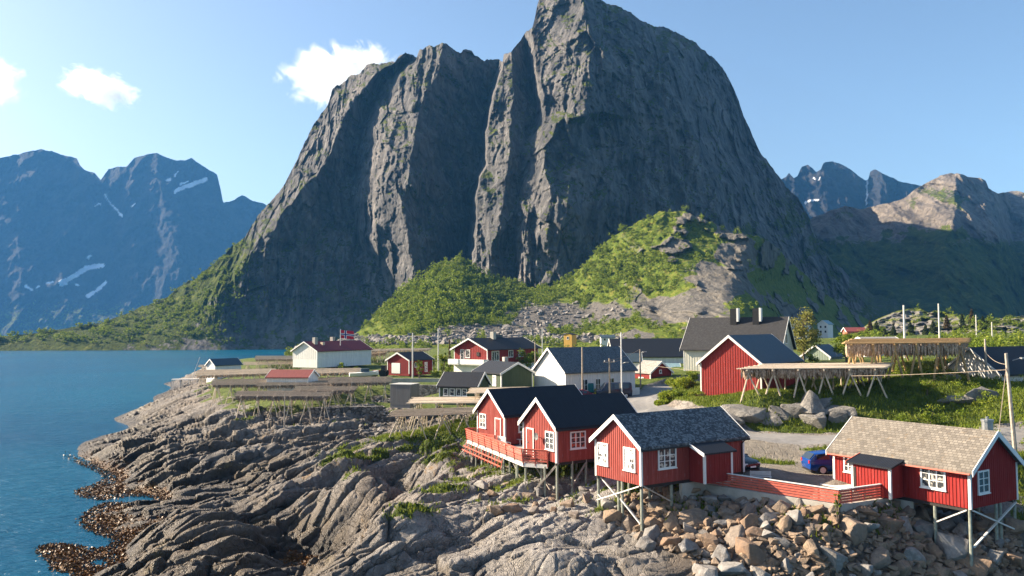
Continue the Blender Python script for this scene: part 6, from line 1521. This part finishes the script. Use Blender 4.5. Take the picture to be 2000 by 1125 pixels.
m_kn = mat_mountain('knoll_ground', (0.15, 0.145, 0.135), (0.28, 0.26, 0.235), (0.33, 0.29, 0.235), ((0.045, 0.06, 0.01), (0.11, 0.135, 0.018), (0.20, 0.20, 0.04)), 6.0)
setp(grid_mesh('rocky_hill', PK, m_kn, dict(grass=kgr)), 'low rocky hill with grass and bushes behind the racks', None, 'structure')
def on_grid(px, py, GXp, GYp, Pg):
    j = int(np.argmin(np.abs(GXp[0] - px))); i = int(np.argmin(np.abs(GYp[:, j] - py))); return V3(Pg[i, j])
CL = ['dark spruce left of the tall white poles on the hill', 'broad dark spruce beside the tall white pole', 'short spruce in the hollow of the rocky hill', 'brown topped spruce on the hill crest', 'tall brown spruce on the hill crest right of the slim pole', 'dark spruce below the hill crest', 'small spruce above the tall rack end', 'spruce right of the crest group', 'brownish spruce above the pink house', 'dark spruce behind the pale roofed low house', 'spruce at the right of the hollow', 'tiny spruce on the skyline']
for i, (px, py, hp, wp) in enumerate(((1712, 660, 30, 26), (1778, 660, 28, 30), (1745, 662, 24, 24), (1850, 640, 22, 18), (1898, 632, 26, 20), (1880, 640, 24, 20), (1822, 655, 26, 26), (1920, 640, 20, 16), (1700, 650, 22, 20), (1728, 664, 20, 24), (1808, 660, 24, 24), (1935, 632, 14, 10))):
    p = on_grid(px, py, KX, KY, PK); Y = p.y
    plant('spruce_tree', CL[i], 'conifer', p, wp / FPX * Y, hp / FPX * Y * 1.1, (CONIF, BROWNL)[i in (3, 4, 8)], 'conifer', 900, 0.5, 'spruces on the rocky hill', 40 + i)


def thicket(name, label, base, whs, mat, per=46, size=0.3, seed=1):
    rg = np.random.default_rng(seed); C_ = []; Sz = []
    for (x, y, z), (w, h) in zip(base, whs):
        n = int(per * rg.uniform(0.7, 1.4)); nb = 4; c = rg.normal(size=(nb, 3)) * np.array([w * .28, w * .28, h * .2]) + np.array([0, 0, h * .5])
        k = rg.integers(0, nb, n); d = rg.normal(size=(n, 3)); d /= np.linalg.norm(d, axis=1)[:, None]
        p = c[k] + d * (rg.random(n) ** 0.5)[:, None] * np.array([w * .32, w * .32, h * .3]); p[:, 2] = np.maximum(p[:, 2], 0.02); C_.append(p + np.array([x, y, z])); Sz.append(np.full(n, size * (0.5 + 0.5 * w)))
    V, F = leaf_quads(np.concatenate(C_), np.concatenate(Sz), rg); o = face_mesh(name, V, F, mat); return setp(o, label, 'shrubbery', 'stuff')
# birch scrub over the green slopes
wv = np.clip(hgrass[:nh], 0, 1) * (1 - scr[:nh]) * np.clip(0.15 + np.maximum.reduce([blob(HX, HY, 850, 590, 110, 60), blob(HX, HY, 1000, 575, 90, 28) * 1.0, blob(HX, HY, 1200, 530, 150, 80) * 0.42, blob(HX, HY, 1200, 635, 90, 22) * 0.9, blob(HX, HY, 1100, 650, 120, 16) * 0.8, blob(HX, HY, 1330, 600, 40, 30) * 0.7]) + 0.45 * fbm(HX / 26, HY / 20, 0, 3), 0, 1) * sst(1500, 1440, HX) * (1 - 0.75 * np.clip(knoll[:nh], 0, 1))
area = DH ** 2; wv = wv * area; wv /= wv.sum(); ids = rng.choice(wv.size, 2500, p=wv.reshape(-1)); base = PH[:nh].reshape(-1, 3)[ids]
dense = np.exp(-(((HX.reshape(-1)[ids] - 870) / 120) ** 2 + ((HY.reshape(-1)[ids] - 585) / 60) ** 2))
wh = [(w_, w_ * rng.uniform(0.8, 1.25)) for w_ in (1.5 + 4.0 * rng.random(len(ids)) ** 1.6) * (0.8 + 0.6 * dense)]
thicket('birch_scrub', 'birch scrub dotted over the sunlit green slope', base, wh, LEAF, 80, 0.36, 2)
# scrub on the left foot of the mountain
wv = grass[:nv] * sst(520, 440, PXm) * np.clip(0.25 + 0.9 * fbm(PXm / 24, PYm / 16, 0, 3) + 0.4 * blob(PXm, PYm, 350, 605, 60, 22), 0, 1) * sst(680, 660, PYm); wv /= wv.sum(); ids = rng.choice(wv.size, 900, p=wv.reshape(-1))
base = Pm[:nv].reshape(-1, 3)[ids]; thicket('birch_scrub', 'birch scrub along the left foot of the big mountain', base, [(w_, w_) for w_ in rng.uniform(1.5, 4.5, len(ids))], LEAF, 40, 0.5, 3)
# bushes on the rocky hill
wv = np.clip(kgr[:nk] - 0.3, 0, 1) * np.clip(0.4 + sst(1820, 1900, KX) + fbm(KX / 16, KY / 8, 0, 3), 0, 1); wv /= wv.sum(); ids = rng.choice(wv.size, 420, p=wv.reshape(-1)); base = PK[:nk].reshape(-1, 3)[ids]
thicket('birch_scrub', 'light green scrub on the rocky hill', base, [(w_, w_ * 0.9) for w_ in rng.uniform(1.0, 2.8, len(ids))], LEAF, 60, 0.3, 4)
# bushes in the village between houses and slope foot
bb = []
for px, py, Y, n_, sx_, sy_ in ((1170, 672, 300, 40, 90, 6), (1060, 690, 220, 26, 30, 8), (1300, 680, 250, 30, 40, 8), (880, 705, 190, 14, 20, 8), (700, 712, 215, 16, 60, 4), (1690, 690, 165, 26, 50, 8), (1950, 690, 150, 26, 50, 8), (1820, 680, 150, 70, 130, 8), (1700, 668, 190, 40, 60, 8), (1900, 672, 175, 50, 90, 8)):
    for _ in range(n_):
        Yr = Y * rng.uniform(0.9, 1.12); p = PY(px + rng.normal() * sx_ * 0.6, py, Yr); bb.append((p[0], p[1], gz(p[0], p[1])))
thicket('garden_scrub', 'low green scrub growing between the village houses', bb, [(w_, w_ * 0.9) for w_ in rng.uniform(0.9, 2.6, len(bb))], LEAF, 70, 0.28, 5)

bb = []
for _ in range(90):
    px = rng.uniform(1760, 2010); py = rng.uniform(745, 838); q = PZ(px, py, 8.8); bb.append((q[0], q[1], gz(q[0], q[1])))
thicket('bank_scrub', 'low dark scrub over the shaded slope below the tall rack', bb, [(w_, w_ * 0.7) for w_ in rng.uniform(0.6, 1.7, len(bb))], LEAF, 130, 0.14, 6)
# grass blades on the nearer turf
def turf(name, label, n, region, hgt, mat, seed, wfac=0.055):
    rg = np.random.default_rng(seed); pr_ = GA['grass'] * region; pr_ = np.where(pr_ > 0.35, pr_, 0) * (GY ** 1.0); pr_ /= pr_.sum(); ids = rg.choice(pr_.size, n, p=pr_.reshape(-1))
    b_ = P.reshape(-1, 3)[ids] + np.stack([rg.normal(0, 0.12, n), rg.normal(0, 0.2, n), np.full(n, -0.03)], -1)
    h_ = hgt * rg.uniform(0.5, 1.4, n); a = rg.uniform(0, 6.283, n); ln = rg.normal(0, 0.35, (n, 2)) * h_[:, None]; w_ = wfac * rg.uniform(0.6, 1.4, n)
    V = np.zeros((n, 3, 3), np.float32); V[:, 0] = b_; V[:, 1] = b_; V[:, 2] = b_
    V[:, 0, 0] -= np.cos(a) * w_; V[:, 0, 1] -= np.sin(a) * w_; V[:, 1, 0] += np.cos(a) * w_; V[:, 1, 1] += np.sin(a) * w_; V[:, 2, :2] += ln; V[:, 2, 2] += h_
    o = face_mesh(name, V.reshape(-1, 3), np.arange(3 * n).reshape(n, 3), mat); return setp(o, label, 'grass', 'stuff')
GRASS = mat_leaf('grass_blades', (0.06, 0.09, 0.010), (0.13, 0.175, 0.018), (0.22, 0.235, 0.04), 0.8)
turf('grass', 'rough green grass on the mound, banks and rock ledges', 150000, ((GY < 112) & (GY > 40)).astype(float), 0.26, GRASS, 5)
# bladder wrack along the waterline
wd = GA['weed'] * ((GZ > -0.5) & (GZ < 1.3)) * (GY < 125); wd = wd / wd.sum(); ids = rng.choice(wd.size, 26000, p=wd.reshape(-1)); cpt = P.reshape(-1, 3)[ids].astype(float); cpt[:, 2] = np.maximum(cpt[:, 2], 0.0) + 0.04
cpt += rng.normal(0, 0.15, cpt.shape) * [1, 1, 0.15]
WEED = simple('bladder_wrack', (0.13, 0.058, 0.011), 0.5, 0.8, 5.0)
V, F = leaf_quads(cpt, np.full(len(cpt), 0.26), rng); V[:, 2] = np.maximum(V[:, 2], 0.01); setp(face_mesh('seaweed', V, F, WEED), 'orange brown seaweed fringing the waterline rocks', 'seaweed', 'stuff')

# ------------------------------------------------------------ clouds and haze
def cloud(px, py, Y, rx_, ry_, rz_, seed, dens, label, tilt=0.0):
    c = PY(px, py, Y)
    me = bpy.data.meshes.new('cloud'); bm = bmesh.new(); bmesh.ops.create_icosphere(bm, subdivisions=3, radius=1.0); bm.to_mesh(me); bm.free()
    o = bpy.data.objects.new('cloud', me); COL.objects.link(o); o.location = c; o.scale = (rx_, ry_, rz_); o.rotation_euler = (0, tilt, 0)
    m = NT('cloud_vapour'); m.t.nodes.remove(m.b)
    tc = m.n('TexCoord'); mp = m.n('Mapping', {'Location': (seed, seed * 0.7, 0), 'Scale': (rx_ / rz_, 1.0, 1.0)}); m.t.links.new(tc.outputs['Object'], mp.inputs[0])
    ns = m.noise(mp.outputs[0], 1.5, 8, 0.66, 0.6)
    ln = m.n('VectorMath', {0: tc.outputs['Object']}, operation='LENGTH')
    d = m.math('SUBTRACT', ns, m.math('ADD', 0.20, m.math('MULTIPLY', ln.outputs['Value'], 0.40)))
    d = m.math('MULTIPLY', m.math('MULTIPLY', d, 5.0, clamp=True), dens)
    v = m.n('VolumePrincipled', {'Color': (1, 1, 1), 'Density': d, 'Anisotropy': 0.3}); v.inputs['Density'].default_value = dens
    m.t.links.new(d, v.inputs['Density']); m.t.links.new(v.outputs[0], m.out.inputs['Volume'])
    me.materials.append(m.m)
    return setp(o, label, None, 'stuff')


cloud(665, 148, 7600, 640, 500, 330, 3.1, 0.006, 'white puffy cloud behind the mountain shoulder', R(-8))
cloud(195, 172, 7600, 430, 340, 200, 9.4, 0.006, 'small ragged white cloud over the fjord range', R(14))
cloud(-12, 160, 7600, 300, 300, 300, 5.7, 0.006, 'white cloud cut by the picture edge', 0)

hz = MB().box(-6200, -150, -6, 6200, 6600, 830).build('haze', None if False else simple('tmp_haze', (1, 1, 1)))
mh = bpy.data.materials.new('haze_air'); mh.use_nodes = True; t = mh.node_tree
t.nodes.remove(t.nodes['Principled BSDF'])
pv = t.nodes.new('ShaderNodeVolumePrincipled'); pv.inputs['Color'].default_value = (0.13, 0.46, 1.0, 1); pv.inputs['Density'].default_value = 0.000072; pv.inputs['Anisotropy'].default_value = 0.0
t.links.new(pv.outputs[0], t.nodes['Material Output'].inputs['Volume'])
hz.data.materials.clear(); hz.data.materials.append(mh); setp(hz, 'thin blue sea haze filling the fjord air', None, 'stuff')
